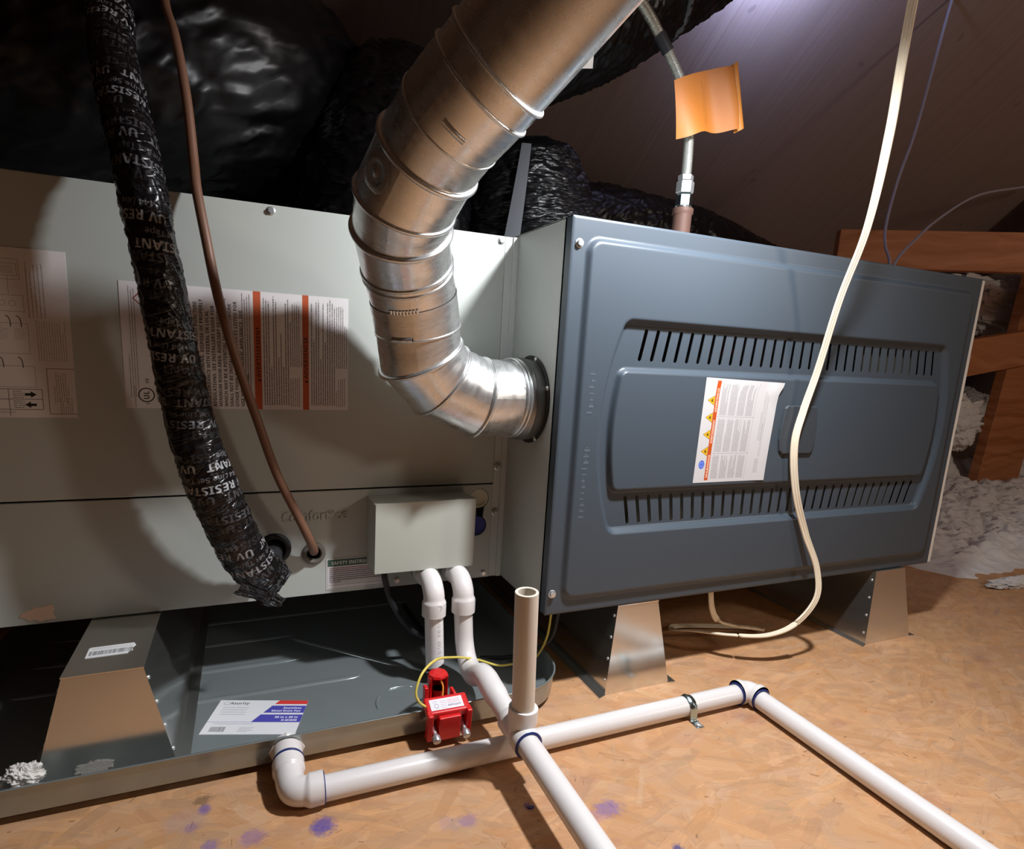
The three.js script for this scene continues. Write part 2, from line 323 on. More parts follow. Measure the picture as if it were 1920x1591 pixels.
function shadeLamp(name, label, C, r, drop) {   // reflector shade with a glowing lens; the light stands just in front of the lens
  const o = V(...C.at), aim = V(...C.aim).sub(o).normalize(), back = o.clone().addScaledVector(aim, -1), L = (p) => lathe(o, back, p.map(([a, b]) => [a * r / 0.034, b * r / 0.034]), 36), k = r / 0.034;
  const t = thing(name, label, 'lamp', C.at);
  part(t, 'reflector_shade', L([[0.034, 0.006], [0.033, 0.016], [0.026, 0.04], [0.016, 0.058], [0.0145, 0.058], [0.024, 0.039], [0.031, 0.015], [0.032, 0.006], [0.034, 0.006]]), galv);
  part(t, 'lens', L([[0, 0.012], [0.031, 0.012], [0.031, 0.016], [0, 0.016]]), new THREE.MeshStandardMaterial({ color: 0xffffff, roughness: 0.4, emissive: C.color, emissiveIntensity: 6 }));
  part(t, 'socket', L([[0, 0.056], [0.017, 0.056], [0.018, 0.1], [0.012, 0.106], [0, 0.106]]), rubber);
  const e = o.clone().addScaledVector(aim, -0.1 * k);
  part(t, 'cord', sweep([e.toArray(), [e.x + drop[0] * 0.4, e.y + 0.04, e.z + drop[1] * 0.4], [e.x + drop[0], roofY(e.z + drop[1]) - 0.1, e.z + drop[1]], [e.x + drop[0], roofY(e.z + drop[1]) - 0.004, e.z + drop[1]]], 0.004, { ns: 40, nr: 8 }), rubber);
  const l = new THREE.SpotLight(C.color, C.intensity, 0, C.angle, C.penumbra, 2); l.castShadow = true; l.shadow.radius = C.radius; l.shadow.mapSize.set(2048, 2048);
  l.position.set(0, 0, 0); const tgt = new THREE.Object3D(); tgt.name = 'light_target'; tgt.position.copy(aim); t.add(tgt); l.target = tgt; t.add(l);
}
shadeLamp('clamp_work_light', 'work light with a metal reflector shade hanging above the furnace front', LAMP, 0.034, [0.03, 0.02]);
shadeLamp('small_led_lamp', 'small bluish lamp aimed up at the roof boards behind the furnace', LED, 0.026, [0.1, 0.08]);

// ---------------------------------------------------------------- evaporator coil cabinet
const coil = thing('coil_cabinet', 'pale grey sheet-metal coil cabinet with paper labels at left of the furnace', 'air handler', [-0.33, 0.134, 0]);
const CB = 0.134, CT = 0.664, CS = 0.2904, CL = -0.665;
part(coil, 'upper_panel', box(CL, -0.021, CS + 0.0012, CT, -0.004, 0, 0.0012), coilPaint);
const FONT = await new FontLoader().loadAsync('fonts/droid/droid_sans_regular.typeface.json');
{
  const s = new THREE.Shape(); s.moveTo(CL, CB); s.lineTo(-0.021, CB); s.lineTo(-0.021, CS - 0.0012); s.lineTo(CL, CS - 0.0012);
  const hole = (x, y, r) => { const p = new THREE.Path(); p.absarc(x, y, r, 0, Math.PI * 2, true); s.holes.push(p); };
  hole(-0.3485, 0.209, 0.0195); hole(-0.2955, 0.198, 0.0135);
  const eight = new THREE.Path(), A = [-0.0432, 0.267], B = [-0.0452, 0.2222], r = 0.0165, pts = [];
  for (let k = 0; k <= 20; k++) { const a = -0.95 + (k / 20) * (Math.PI + 1.9); pts.push([A[0] + r * Math.cos(a), A[1] + r * Math.sin(a)]); }
  for (let k = 0; k <= 20; k++) { const a = Math.PI - 0.95 + (k / 20) * (Math.PI + 1.9); pts.push([B[0] + r * Math.cos(a), B[1] + r * Math.sin(a)]); }
  eight.setFromPoints(pts.reverse().map(([x, y]) => new THREE.Vector2(x, y))); eight.closePath(); s.holes.push(eight);
  const g = new THREE.ExtrudeGeometry(s, { depth: 0.003, bevelEnabled: true, bevelThickness: 0.0006, bevelSize: 0.0006, bevelOffset: -0.0006, bevelSegments: 2, curveSegments: 32 }); g.translate(0, 0, -0.0036);
  const lower = part(coil, 'lower_panel', g, coilPaint);
  const emb = (txt, x, y, size) => { const t = new TextGeometry(txt, { font: FONT, size, depth: 0.0014, curveSegments: 5, bevelEnabled: true, bevelThickness: 0.0004, bevelSize: 0.0003, bevelSegments: 2 }); t.translate(x, y, -0.0002); return t; };
  part(lower, 'embossed_lettering', merge([emb('Comfort', -0.338, 0.2478, 0.0125), emb('TM', -0.2745, 0.2555, 0.0042), emb('ce', -0.2655, 0.2478, 0.0125)]), coilPaint);
  part(coil, 'round_cap', lathe([A[0], A[1], -0.006], [A[0], A[1], 1], [[0, 0.002], [0.0115, 0.002], [0.0125, 0.0045], [0.0155, 0.0045], [0.016, 0.003], [0.016, 0]], 32), M(0xc9c6b0, 0.5), 'cream round cap');
  part(coil, 'round_cap', lathe([B[0], B[1], -0.006], [B[0], B[1], 1], [[0, 0.003], [0.0135, 0.003], [0.014, 0.0045], [0.0158, 0.0042], [0.016, 0]], 32), M(0x1c2f86, 0.5), 'blue round cap');
  const gr = (x, y, r0, r1, m, name) => part(coil, name, lathe([x, y, -0.002], [x, y, 1], [[r0, -0.004], [r0, 0.005], [r0 + 0.0012, 0.0068], [r1 - 0.002, 0.0062], [r1, 0.004], [r1, 0.0018]], 36), m);
  gr(-0.3485, 0.209, 0.0145, 0.0225, rubber, 'grommet'); gr(-0.2955, 0.198, 0.0098, 0.0165, M(0x6a655c, 0.6), 'grommet');
}
part(coil, 'corner_post', merge([box(-0.0205, 0, CB, CT, -0.006, -0.0012, 0.0008), box(-0.0085, 0, CB, CT, -0.0012, 0.0016, 0.0006)]), M(0xc0c4c0, 0.45));
part(coil, 'cabinet_body', merge([box(-0.72, 0, CT - 0.003, CT, -0.54, -0.004), box(-0.72, 0, CB, CB + 0.002, -0.54, -0.004), box(-0.72, -0.717, CB, CT, -0.54, 0), box(-0.003, 0, CB, CT, -0.54, -0.006), box(-0.72, 0, CB, CT, -0.543, -0.54), box(-0.718, CL - 0.001, CB, CT, -0.003, -0.0005, 0.0006), box(-0.716, -0.004, CB, CT, -0.06, -0.055)]), coilPaint);
for (const [x, y] of [[-0.3452, 0.6565], [-0.0279, 0.6572], [-0.0155, 0.3172], [-0.0159, 0.2428], [-0.031, 0.1418], [-0.1731, 0.144]]) part(coil, 'screw', screwHead(x, y, x > -0.02 ? 0.0012 : 0, 0.0038), zinc);

// printed labels (sheets of paper with real thickness)
const paperGeo = (x0, x1, y0, y1, z) => box(x0, x1, y0, y1, z, z + 0.0005);
const printLines = (g, x, y, w, h, pitch, weight, color, vertical = false) => {          // rows of tiny illegible print
  g.fillStyle = color;
  const rows = vertical ? w / pitch : h / pitch;
  for (let k = 0; k < rows; k++) {
    let p = 0; const len = (vertical ? h : w) * (rnd() < 0.2 ? rnd(0.35, 0.9) : rnd(0.93, 1));
    while (p < len) { const l = rnd(3, 15); if (vertical) g.fillRect(x + k * pitch, y + h - p - l, weight, Math.min(l, len - p)); else g.fillRect(x + p, y + k * pitch, Math.min(l, len - p), weight); p += l + rnd(2, 4); }
  }
};
const vtext = (g, s, x, y, font, color, len) => { g.save(); g.translate(x, y); g.rotate(-Math.PI / 2); g.font = font; g.fillStyle = color; g.textAlign = 'left'; g.textBaseline = 'alphabetic'; if (len) { const w = g.measureText(s).width; g.scale(len / w, 1); } g.fillText(s, 0, 0); g.restore(); };
{ // wiring diagram at far left
  const [c, g] = canvas(1024, 1024); g.fillStyle = '#dcd8d6'; g.fillRect(0, 0, 1024, 1024);
  const S = 1024 / 0.19, X = (x) => (x + 0.757) * S, Y = (y) => (0.5825 - y) * S;
  g.strokeStyle = '#77726e'; g.lineWidth = 2;
  const r = (x0, y0, x1, y1) => g.strokeRect(X(x0), Y(y0), X(x1) - X(x0), Y(y1) - Y(y0));
  for (let i = 0; i < 5; i++) { r(-0.752 + i * 0.03, 0.565, -0.734 + i * 0.03, 0.552); printLines(g, X(-0.75 + i * 0.03), Y(0.562), 70, 40, 9, 3, '#8a8582'); g.beginPath(); g.moveTo(X(-0.743 + i * 0.03), Y(0.552)); g.lineTo(X(-0.743 + i * 0.03), Y(0.532)); g.stroke(); }
  r(-0.754, 0.57, -0.612, 0.548); r(-0.754, 0.531, -0.61, 0.513);
  for (let i = 0; i < 14; i++) { g.beginPath(); g.arc(X(-0.748 + i * 0.0098), Y(0.522), 17, 0, 7); g.stroke(); }
  g.lineWidth = 5; g.strokeStyle = '#3c3734';
  for (const [y, xs] of [[0.508, [-0.72, -0.712, -0.7, -0.69, -0.663, -0.655, -0.638, -0.628, -0.618]], [0.462, [-0.7, -0.69, -0.68, -0.66, -0.648, -0.638, -0.62]]]) for (const x of xs) { g.beginPath(); g.moveTo(X(x), Y(y)); g.quadraticCurveTo(X(x) + 24, Y(y), X(x) + 22, Y(y - 0.012)); g.stroke(); }
  g.lineWidth = 2; g.strokeStyle = '#77726e'; r(-0.75, 0.5, -0.608, 0.466); r(-0.75, 0.452, -0.605, 0.428);
  for (let i = 0; i < 9; i++) printLines(g, X(-0.745 + i * 0.0155), Y(0.494), 58, 70, 10, 3, '#9a9591');
  g.lineWidth = 3; g.strokeStyle = '#4a4541'; r(-0.757, 0.4255, -0.6, 0.402); g.beginPath(); g.moveTo(X(-0.757), Y(0.414)); g.lineTo(X(-0.6), Y(0.414)); g.moveTo(X(-0.632), Y(0.4255)); g.lineTo(X(-0.632), Y(0.3945)); g.stroke();
  for (let i = 0; i < 6; i++) for (const y of [0.423, 0.4185, 0.411, 0.4065]) printLines(g, X(-0.745 + i * 0.018), Y(y), 40, 8, 10, 4, '#6a6561');
  printLines(g, X(-0.628), Y(0.4235), 60, 46, 13, 4, '#5a5551'); printLines(g, X(-0.628), Y(0.412), 60, 46, 13, 4, '#5a5551');
  g.fillStyle = '#14110f';
  for (const [y, d] of [[0.4195, 1], [0.4075, -1]]) { g.save(); g.translate(X(-0.6115), Y(y)); g.scale(d, 1); g.fillRect(-28, -8, 30, 16); g.beginPath(); g.moveTo(2, -20); g.lineTo(32, 0); g.lineTo(2, 20); g.fill(); g.restore(); }
  printLines(g, X(-0.606), Y(0.568), 100, 330, 20, 5, '#8d8784', true); printLines(g, X(-0.6), Y(0.505), 150, 250, 13, 4, '#96908d', true);
  g.lineWidth = 3; r(-0.594, 0.45, -0.5665, 0.397); printLines(g, X(-0.588), Y(0.446), 80, 190, 12, 4, '#8d8784', true); printLines(g, X(-0.583), Y(0.417), 70, 110, 12, 4, '#8d8784', true); printLines(g, X(-0.75), Y(0.4), 700, 16, 9, 3, '#8d8784');
  part(coil, 'wiring_label', paperGeo(-0.7125, -0.567, 0.3925, 0.5825, 0.0001), M(0xffffff, 0.75, 0, { map: (() => { const t = tex(c); t.repeat.set(0.1455 / 0.19, 1); t.offset.set(0.0445 / 0.19, 0); return t; })() }));
}
{ // warning label with two orange bars
  const W = 1800, Hh = 1024, [c, g] = canvas(W, Hh); g.fillStyle = '#dad6d5'; g.fillRect(0, 0, W, Hh);
  const X = (x) => (x + 0.5184) / 0.269 * W, Y = (y) => (0.5565 - y) / 0.153 * Hh;
  const k = '#2a2624';
  printLines(g, X(-0.512), Y(0.552), 60, 900, 18, 6, '#7c7673', true); printLines(g, X(-0.508), Y(0.432), 14, 180, 18, 6, '#7c7673', true);
  g.strokeStyle = '#8f2f22'; g.lineWidth = 8; g.save(); g.translate(X(-0.4895), Y(0.537)); g.beginPath(); g.moveTo(0, -98); g.lineTo(98, 0); g.lineTo(0, 98); g.lineTo(-98, 0); g.closePath(); g.stroke();
  g.fillStyle = '#171311'; g.beginPath(); for (const [x, y] of [[-34, 28], [-52, 2], [-34, 6], [-40, -34], [-16, -8], [0, -56], [16, -12], [38, -30], [34, 4], [52, 2], [30, 30]]) g.lineTo(x, y); g.fill(); g.restore();
  g.strokeStyle = '#1c1816'; g.lineWidth = 9; g.beginPath(); g.arc(X(-0.4955), Y(0.42), 56, 0, 7); g.stroke(); g.lineWidth = 8;
  vtext(g, 'UL', X(-0.4955) + 20, Y(0.42) + 38, 'bold 58px sans-serif', k); // turned a quarter below
  vtext(g, 'LISTED', X(-0.481), Y(0.4115), 'bold 30px sans-serif', k, 120); vtext(g, 'US', X(-0.4925), Y(0.4345), 'bold 34px sans-serif', k); vtext(g, 'C', X(-0.493), Y(0.408), 'bold 30px sans-serif', k);
  printLines(g, X(-0.462), Y(0.43), 60, 170, 18, 6, '#6c6663', true);
  const lines = ['WARNING', 'FLAMMABLE REFRIGERANT. DO NOT PUNCTURE', 'REFRIGERANT TUBING. DISPOSE OF PROPERLY', 'IN ACCORDANCE WITH FEDERAL OR LOCAL', 'REGULATIONS. SEE INSTALLERS GUIDE FOR', 'MINIMUM ROOM AREA. AUXILIARY DEVICES', 'WHICH MAY BE A POTENTIAL IGNITION SOURCE', 'SHALL NOT BE INSTALLED IN THE DUCTWORK', 'OTHER THAN AUXILIARY DEVICES LISTED FOR', 'USE WITH THE SPECIFIC APPLIANCE. SEE', 'INSTRUCTIONS.'];
  lines.forEach((s, i) => vtext(g, s, X(-0.4425) + i * 44, Y(0.4065), 'bold 38px sans-serif', k, i === 0 ? 240 : Math.min(960, s.length * 23.2)));
  printLines(g, X(-0.384), Y(0.553), 70, 960, 19, 7, '#5c5653', true);
  for (const [a, b, s] of [[-0.3702, -0.3612, 'AVERTISSEMENT'], [-0.3096, -0.3016, 'ADVERTENCIA']]) {
    g.fillStyle = '#b6532c'; g.fillRect(X(a), 0, X(b) - X(a), Hh);
    vtext(g, s, X(b) - 10, Y(0.446), 'bold 44px sans-serif', '#3a1a10', s.length * 34);
    g.fillStyle = '#3a1a10'; g.beginPath(); g.moveTo(X(b) - 10, Y(0.44)); g.lineTo(X(b) - 10, Y(0.444)); g.lineTo(X(b) - 40, Y(0.442)); g.fill();
  }
  for (const x0 of [-0.3585, -0.2985]) { printLines(g, X(x0), Y(0.553), 210, 960, 20, 9, '#5a5451', true); printLines(g, X(x0 + 0.033), Y(0.545), 120, 560, 18, 8, '#6a6461', true); printLines(g, X(x0 + 0.033), Y(0.448), 90, 270, 18, 7, '#6a6461', true); }
  part(coil, 'warning_label', paperGeo(-0.5165, -0.2485, 0.405, 0.5565, 0.0001), M(0xffffff, 0.7, 0, { map: tex(c) }), 'white warning label with two orange bars');
}
{ // safety instructions, half hidden by the metal cover
  const [c, g] = canvas(1024, 512); g.fillStyle = '#dedada'; g.fillRect(0, 0, 1024, 512); g.strokeStyle = '#45514a'; g.lineWidth = 6; g.strokeRect(22, 14, 980, 484);
  g.fillStyle = '#3c5a4c'; g.fillRect(26, 18, 972, 108); g.fillStyle = '#dfe3de'; g.font = 'bold 78px sans-serif'; g.textAlign = 'center'; g.fillText('SAFETY INSTRUCTIONS', 512, 102, 860);
  printLines(g, 50, 150, 900, 60, 30, 17, '#8c6468'); printLines(g, 50, 210, 900, 170, 34, 19, '#6a6470'); printLines(g, 50, 380, 200, 30, 30, 15, '#77717a'); g.fillRect(26, 440, 972, 5);
  part(coil, 'safety_label', paperGeo(-0.2782, -0.19, 0.1395, 0.187, 0.0001), M(0xffffff, 0.7, 0, { map: tex(c) }), 'white safety label with green heading');
}
{ // scrap of copper-coloured sticker at the lower left corner
  const s = new THREE.Shape(), pts = [[-0.6445, 0.1455], [-0.64, 0.151], [-0.632, 0.1535], [-0.6265, 0.1562], [-0.619, 0.156], [-0.6095, 0.1588], [-0.6075, 0.152], [-0.6095, 0.146], [-0.6062, 0.139], [-0.616, 0.139], [-0.6235, 0.1372], [-0.629, 0.1405], [-0.635, 0.1395], [-0.639, 0.1435]];
  pts.forEach(([x, y], i) => { const q = pts[(i + 1) % pts.length]; if (!i) s.moveTo(x, y); for (let k = 1; k <= 4; k++) s.lineTo(x + (q[0] - x) * k / 4 + rnd(-0.0005, 0.0005), y + (q[1] - y) * k / 4 + rnd(-0.0005, 0.0005)); });
  const g = new THREE.ExtrudeGeometry(s, { depth: 0.0004, bevelEnabled: false }); g.translate(0, 0, 0.0001);
  part(coil, 'torn_sticker', g, M(0xe8d8ce, 0.4, 0.9, { bumpMap: tiled(duct, 30, 30), bumpScale: 0.0006 }), 'torn copper-coloured sticker remnant');
}

// sheet-metal cover on the coil front
const cover = thing('metal_cover', 'small plain grey metal box cover above the two white drain elbows', 'cover', [-0.143, 0.177, 0]);
{
  const x0 = -0.2195, x1 = -0.0685, y0 = 0.1768, y1 = 0.2802, z = 0.05, t = 0.0012;
  part(cover, 'front_panel', plate(V(x0 + 0.002, y0, z), V(x1, y0 - 0.001, z), V(x1 + 0.0012, y1 + 0.0003, z), V(x0 + 0.0025, y1 - 0.0005, z), t), coverPaint);
  part(cover, 'top_panel', plate(V(x0 + 0.001, y1 - 0.001, z - 0.0014), V(x1 + 0.001, y1 + 0.0005, z - 0.0014), V(x1 - 0.004, y1, 0.0004), V(x0, y1, 0.0004), t), coverPaint);
  part(cover, 'side_panel', plate(V(x0, y0, 0.0004), V(x0 + 0.002, y0, z - 0.0003), V(x0 + 0.0025, y1 - 0.001, z - 0.0003), V(x0, y1 - 0.001, 0.0004), t), coverPaint);
  part(cover, 'side_panel', plate(V(x1, y0, z - 0.0003), V(x1 - 0.002, y0, 0.0004), V(x1 - 0.002, y1 - 0.001, 0.0004), V(x1, y1 - 0.001, z - 0.0003), t), coverPaint);
}

// ---------------------------------------------------------------- furnace
const furnace = thing('furnace', 'wide furnace cabinet with slotted blue-grey door at the centre right', 'furnace', [0.42, 0.1355, -0.2]);
const FX1 = 0.8405, FB = 0.1355, FT = 0.6685;
part(furnace, 'cabinet_body', merge([box(0, 0.0015, FB, FT - 0.0005, -0.56, 0.147, 0.0006), box(0, FX1, FT - 0.002, FT - 0.0005, -0.56, 0.147), box(0, FX1, FB, FB + 0.0015, -0.56, 0.12), box(0, FX1, FB, FT, -0.562, -0.56), box(0.002, FX1 - 0.002, FB + 0.002, FT - 0.002, 0.035, 0.037)]), coilPaint);
part(furnace, 'cabinet_body', merge([box(FX1 - 0.0015, FX1, FB, FT, -0.56, 0.145), box(FX1 - 0.0015, FX1 + 0.0085, FB + 0.0015, FT - 0.002, 0.1585, 0.1605, 0.0005), box(FX1 + 0.007, FX1 + 0.0085, FB + 0.0015, FT - 0.002, -0.05, 0.1605, 0.0005)]), M(0xdedad2, 0.5), 'pale right edge of the cabinet');
{ // dim insides that show through the slots
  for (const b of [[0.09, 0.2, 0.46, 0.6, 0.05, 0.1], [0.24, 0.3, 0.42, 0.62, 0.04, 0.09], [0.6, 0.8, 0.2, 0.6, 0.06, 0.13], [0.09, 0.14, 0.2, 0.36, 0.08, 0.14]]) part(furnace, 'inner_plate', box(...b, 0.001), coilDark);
  for (const [x, m] of [[0.262, white], [0.281, white]]) part(furnace, 'wire_connector', lathe([x, 0.488, 0.148], [x, 1, 0.148], [[0, 0], [0.004, 0], [0.0045, 0.004], [0.003, 0.014], [0, 0.014]], 12), m);
  part(furnace, 'inner_wire', sweep([[0.281, 0.5, 0.147], [0.279, 0.515, 0.144], [0.29, 0.528, 0.14], [0.31, 0.5, 0.14], [0.302, 0.486, 0.145]], 0.0016, { ns: 30, nr: 8 }), M(0xc2405a, 0.5), 'thin red wire');
}
// pressed door: margin, raised field, sunk bezel, raised pad
const DZ = 0.1645, cx0 = 0.4275;
const sdBox = (dx, dy, r) => { const qx = dx + r, qy = dy + r; return Math.min(Math.max(qx, qy), 0) + Math.hypot(Math.max(qx, 0), Math.max(qy, 0)) - r; };
const sdOuter = (x, y) => sdBox(Math.abs(x - 0.42) - 0.3995, Math.abs(y - 0.4008) - 0.2457, 0.022);
const bow = (y) => 1.35 * (y - 0.4) * (y - 0.4);
const sdBezel = (x, y) => sdBox(Math.abs(x - cx0) - (0.3695 - bow(y)), Math.abs(y - 0.3992) - 0.1504, 0.013);
const sdPad = (x, y) => sdBox(Math.abs(x - cx0) - (0.35 - bow(y)), Math.abs(y - 0.3966) - 0.0877, 0.013);
const doorH = (x, y) => DZ - 0.003 + 0.006 * sstep(0.0, -0.0085, sdOuter(x, y)) - 0.009 * sstep(0.0, -0.0092, sdBezel(x, y)) + 0.008 * sstep(0.0, -0.0062, sdPad(x, y));
const SLOT = { x0: 0.0985, x1: 0.7575, lo: [0.2585, 0.3048], up: [0.4905, 0.5392] };
const spaced = (list) => { const o = []; list.forEach(([a, b, n]) => { for (let i = 0; i < n; i++) o.push(a + (b - a) * i / n); }); o.push(list.at(-1)[1]); return o; };
{
  const xs = spaced([[0.0004, SLOT.x0, 52], [SLOT.x0, SLOT.x1, 250], [SLOT.x1, FX1 - 0.0004, 46]]);
  const ys = spaced([[FB, SLOT.lo[0], 66], [SLOT.lo[0], SLOT.lo[1], 20], [SLOT.lo[1], SLOT.up[0], 100], [SLOT.up[0], SLOT.up[1], 20], [SLOT.up[1], FT, 70]]);
  const inside = (i, j) => xs[i] >= SLOT.x0 - 1e-6 && xs[i + 1] <= SLOT.x1 + 1e-6 && [SLOT.lo, SLOT.up].some(([a, b]) => ys[j] >= a - 1e-6 && ys[j + 1] <= b + 1e-6);
  const edge = (x, y) => { const d = Math.min(x, FX1 - x, y - FB, FT - y); return d < 0.002 ? -0.0012 * (1 - d / 0.002) ** 2 : 0; };
  const door = part(furnace, 'door', gridGeo(xs.length - 1, ys.length - 1, (i, j) => [xs[i], ys[j], doorH(xs[i], ys[j]) + edge(xs[i], ys[j])], (i, j) => [xs[i], ys[j]], inside), doorPaint, 'blue-grey pressed metal door');
  const floorZ = DZ - 0.006;
  for (const [band, top, bot, yt, yb] of [[SLOT.up, [0.1082, 0.7451], [0.1005, 0.7508], 0.5372, 0.4938], [SLOT.lo, [0.0985, 0.7491], [0.1069, 0.739], 0.3032, 0.2606]]) {
    const s = new THREE.Shape(); s.moveTo(SLOT.x0, band[0]); s.lineTo(SLOT.x1, band[0]); s.lineTo(SLOT.x1, band[1]); s.lineTo(SLOT.x0, band[1]);
    for (let k = 0; k < 33; k++) {
      const a = top[0] + (top[1] - top[0]) * k / 32, b = bot[0] + (bot[1] - bot[0]) * k / 32, w = 0.0029, h = new THREE.Path(), pts = [];
      for (let q = 0; q <= 8; q++) { const t = Math.PI * q / 8; pts.push([a + w * Math.cos(t), yt - w + w * Math.sin(t)]); }
      for (let q = 0; q <= 8; q++) { const t = Math.PI + Math.PI * q / 8; pts.push([b + w * Math.cos(t), yb + w + w * Math.sin(t)]); }
      h.setFromPoints(pts.reverse().map(([x, y]) => new THREE.Vector2(x, y))); h.closePath(); s.holes.push(h);
    }
    const g = new THREE.ExtrudeGeometry(s, { depth: 0.001, bevelEnabled: false, curveSegments: 4 }); g.translate(0, 0, floorZ - 0.001);
    part(door, 'slotted_vent', worldUV(g), doorPaint);
  }
  part(door, 'door_flange', merge([plate(V(0, FB, 0.1425), V(0, FB, DZ - 0.004), V(0, FT, DZ - 0.004), V(0, FT, 0.1425), 0.001), plate(V(0, FT, DZ - 0.004), V(FX1, FT, DZ - 0.004), V(FX1, FT, 0.148), V(0, FT, 0.148), 0.001), plate(V(0, FB, 0.148), V(FX1, FB, 0.148), V(FX1, FB, DZ - 0.004), V(0, FB, DZ - 0.004), 0.001), plate(V(FX1, FB, DZ - 0.004), V(FX1, FB, 0.148), V(FX1, FT, 0.148), V(FX1, FT, DZ - 0.004), 0.001)]), doorPaint);
  // printed sheet with curled right edge
  const W = 1024, Hh = 1100, [c, g] = canvas(W, Hh); g.fillStyle = '#c4c2c1'; g.fillRect(0, 0, W, Hh);
  g.fillStyle = '#b84a14'; g.fillRect(150, 24, 50, 1052);
  for (const [y0, s] of [[90, 'ADVERTENCIA'], [420, 'AVERTISSEMENT'], [790, 'WARNING']]) vtext(g, s, 190, y0 + 260, 'bold 34px sans-serif', '#f0d4bc', 250);
  for (let i = 0; i < 4; i++) { const y = 230 + i * 178; g.save(); g.translate(118, y); g.fillStyle = '#d9a71c'; g.strokeStyle = '#7d6212'; g.lineWidth = 4; g.beginPath(); g.moveTo(-62, 0); g.lineTo(28, -50); g.lineTo(28, 50); g.closePath(); g.fill(); g.stroke(); g.fillStyle = '#5c4611'; g.beginPath(); [[-8, -12], [14, -18], [4, 0], [18, 16], [-12, 12], [-20, 2]].forEach(([a, b]) => g.lineTo(a, b)); g.fill(); g.restore(); }
  g.fillStyle = '#4864c4'; g.beginPath(); g.ellipse(88, 906, 40, 46, 0, 0, 7); g.fill(); g.strokeStyle = '#a9b6e6'; g.lineWidth = 4; g.strokeRect(68, 884, 40, 44);
  for (const [y0, y1] of [[40, 380], [410, 770], [800, 1060]]) for (let k = 0; k < 4; k++) { printLines(g, 232 + k * 122, y0, 92, y1 - y0, 11, 6, '#8a8686', true); }
  g.fillStyle = '#999696'; g.fillRect(215, 392, 520, 5); g.fillRect(215, 784, 520, 5); g.fillRect(722, 24, 4, 1052);
  printLines(g, 836, 90, 40, 560, 19, 5, '#7c7878', true); printLines(g, 880, 130, 20, 700, 19, 5, '#8a8686', true); printLines(g, 850, 850, 44, 160, 20, 6, '#7c7878', true);
  const lab = gridGeo(24, 24, (i, j) => { const u = i / 24, v = j / 24, y = 0.3195 + 0.1565 * v, x = 0.231 + (0.1425 - 0.003 * sstep(0.1, 0.9, 1 - v) + 0.008 * sstep(0.86, 1, v)) * u + 0.0035 * v; return [x, y - 0.004 * u * v, doorH(0.3, 0.4) + 0.0005 + 0.004 * sstep(0.8, 1, u) * (0.35 + 0.65 * sstep(0.75, 1, v))]; });
  part(door, 'door_label', lab, M(0xffffff, 0.5, 0, { map: tex(c) }), 'white instruction sheet with an orange stripe and yellow triangles');
  // badge with white script
  const bs = new THREE.Shape(), bp = [[0.4005, 0.4375], [0.46, 0.4375], [0.4655, 0.433], [0.4695, 0.4], [0.4695, 0.38], [0.467, 0.366], [0.462, 0.3605], [0.401, 0.3605], [0.395, 0.366], [0.391, 0.384], [0.391, 0.4], [0.3955, 0.433]];
  bp.forEach(([x, y], i) => (i ? bs.lineTo(x, y) : bs.moveTo(x, y)));
  const bg = new THREE.ExtrudeGeometry(bs, { depth: 0.002, bevelEnabled: true, bevelThickness: 0.002, bevelSize: 0.002, bevelSegments: 4, bevelOffset: -0.002 }); bg.translate(0, 0, doorH(0.43, 0.4));
  const badge = part(door, 'badge', bg, doorBadge, 'dark plastic badge');
  const script = new TextGeometry('Comfort', { font: await new FontLoader().loadAsync('fonts/droid/droid_serif_regular.typeface.json'), size: 0.011, depth: 0.0004, curveSegments: 4, bevelEnabled: false });
  script.applyMatrix4(new THREE.Matrix4().makeShear(0, 0, 0.25, 0, 0, 0)); script.rotateZ(1.45); script.translate(0.428, 0.377, doorH(0.43, 0.4) + 0.004);
  part(badge, 'badge_lettering', script, white, 'white script lettering');
}
{ // rubbed marks in a column near the left edge of the door
  const g = []; const rows = []; for (let k = 0; k < 7; k++) rows.push(0.474 - k * 0.0085); for (let k = 0; k < 12; k++) rows.push(0.372 - k * 0.0085);
  for (const y of rows) { const w = rnd(0.0022, 0.0048), h = rnd(0.0008, 0.002), x = 0.0435 + rnd(-0.0012, 0.0012) - (0.474 - y) * 0.012; g.push(box(x - w, x + w, y - h, y + h, DZ + 0.0028, DZ + 0.0032)); if (rnd() < 0.5) g.push(box(x - w * 0.5, x + w * 0.3, y + h * 1.6, y + h * 2.4, DZ + 0.0028, DZ + 0.0032)); }
  const m = part(furnace, 'rubbed_mark', merge(g), M(0x505c66, 0.55)); m.userData.kind = 'stuff';
}
for (const [x, y] of [[0.0083, 0.6357], [0.006, 0.1672]]) part(furnace, 'screw', screwHead(x + 0.003, y, DZ - 0.0031, 0.0042), zinc);
{ // vent opening ring on the left side
  const c = [-0.0008, 0.431, 0.0715];
  const notch = []; for (let k = 0; k < 48; k++) notch.push(k);
  part(furnace, 'vent_ring', lathe(c, [-1, c[1], c[2]], [[0.0485, 0], [0.0625, 0], [0.063, 0.0016], [0.058, 0.0022], [0.0555, 0.0025], [0.0485, 0.0025]], 48), M(0x2d2c2a, 0.45, 0.4), 'dark vent collar ring');
  for (const a of [0.35, 1.3, 2.6, 3.7, 5.2]) { const y = c[1] + 0.0598 * Math.sin(a), z = c[2] + 0.0598 * Math.cos(a); part(furnace, 'screw', lathe([-0.002, y, z], [-1, y, z], [[0.0035, 0], [0.0035, 0.0012], [0.002, 0.0026], [0, 0.0026]], 12), zinc); }
}

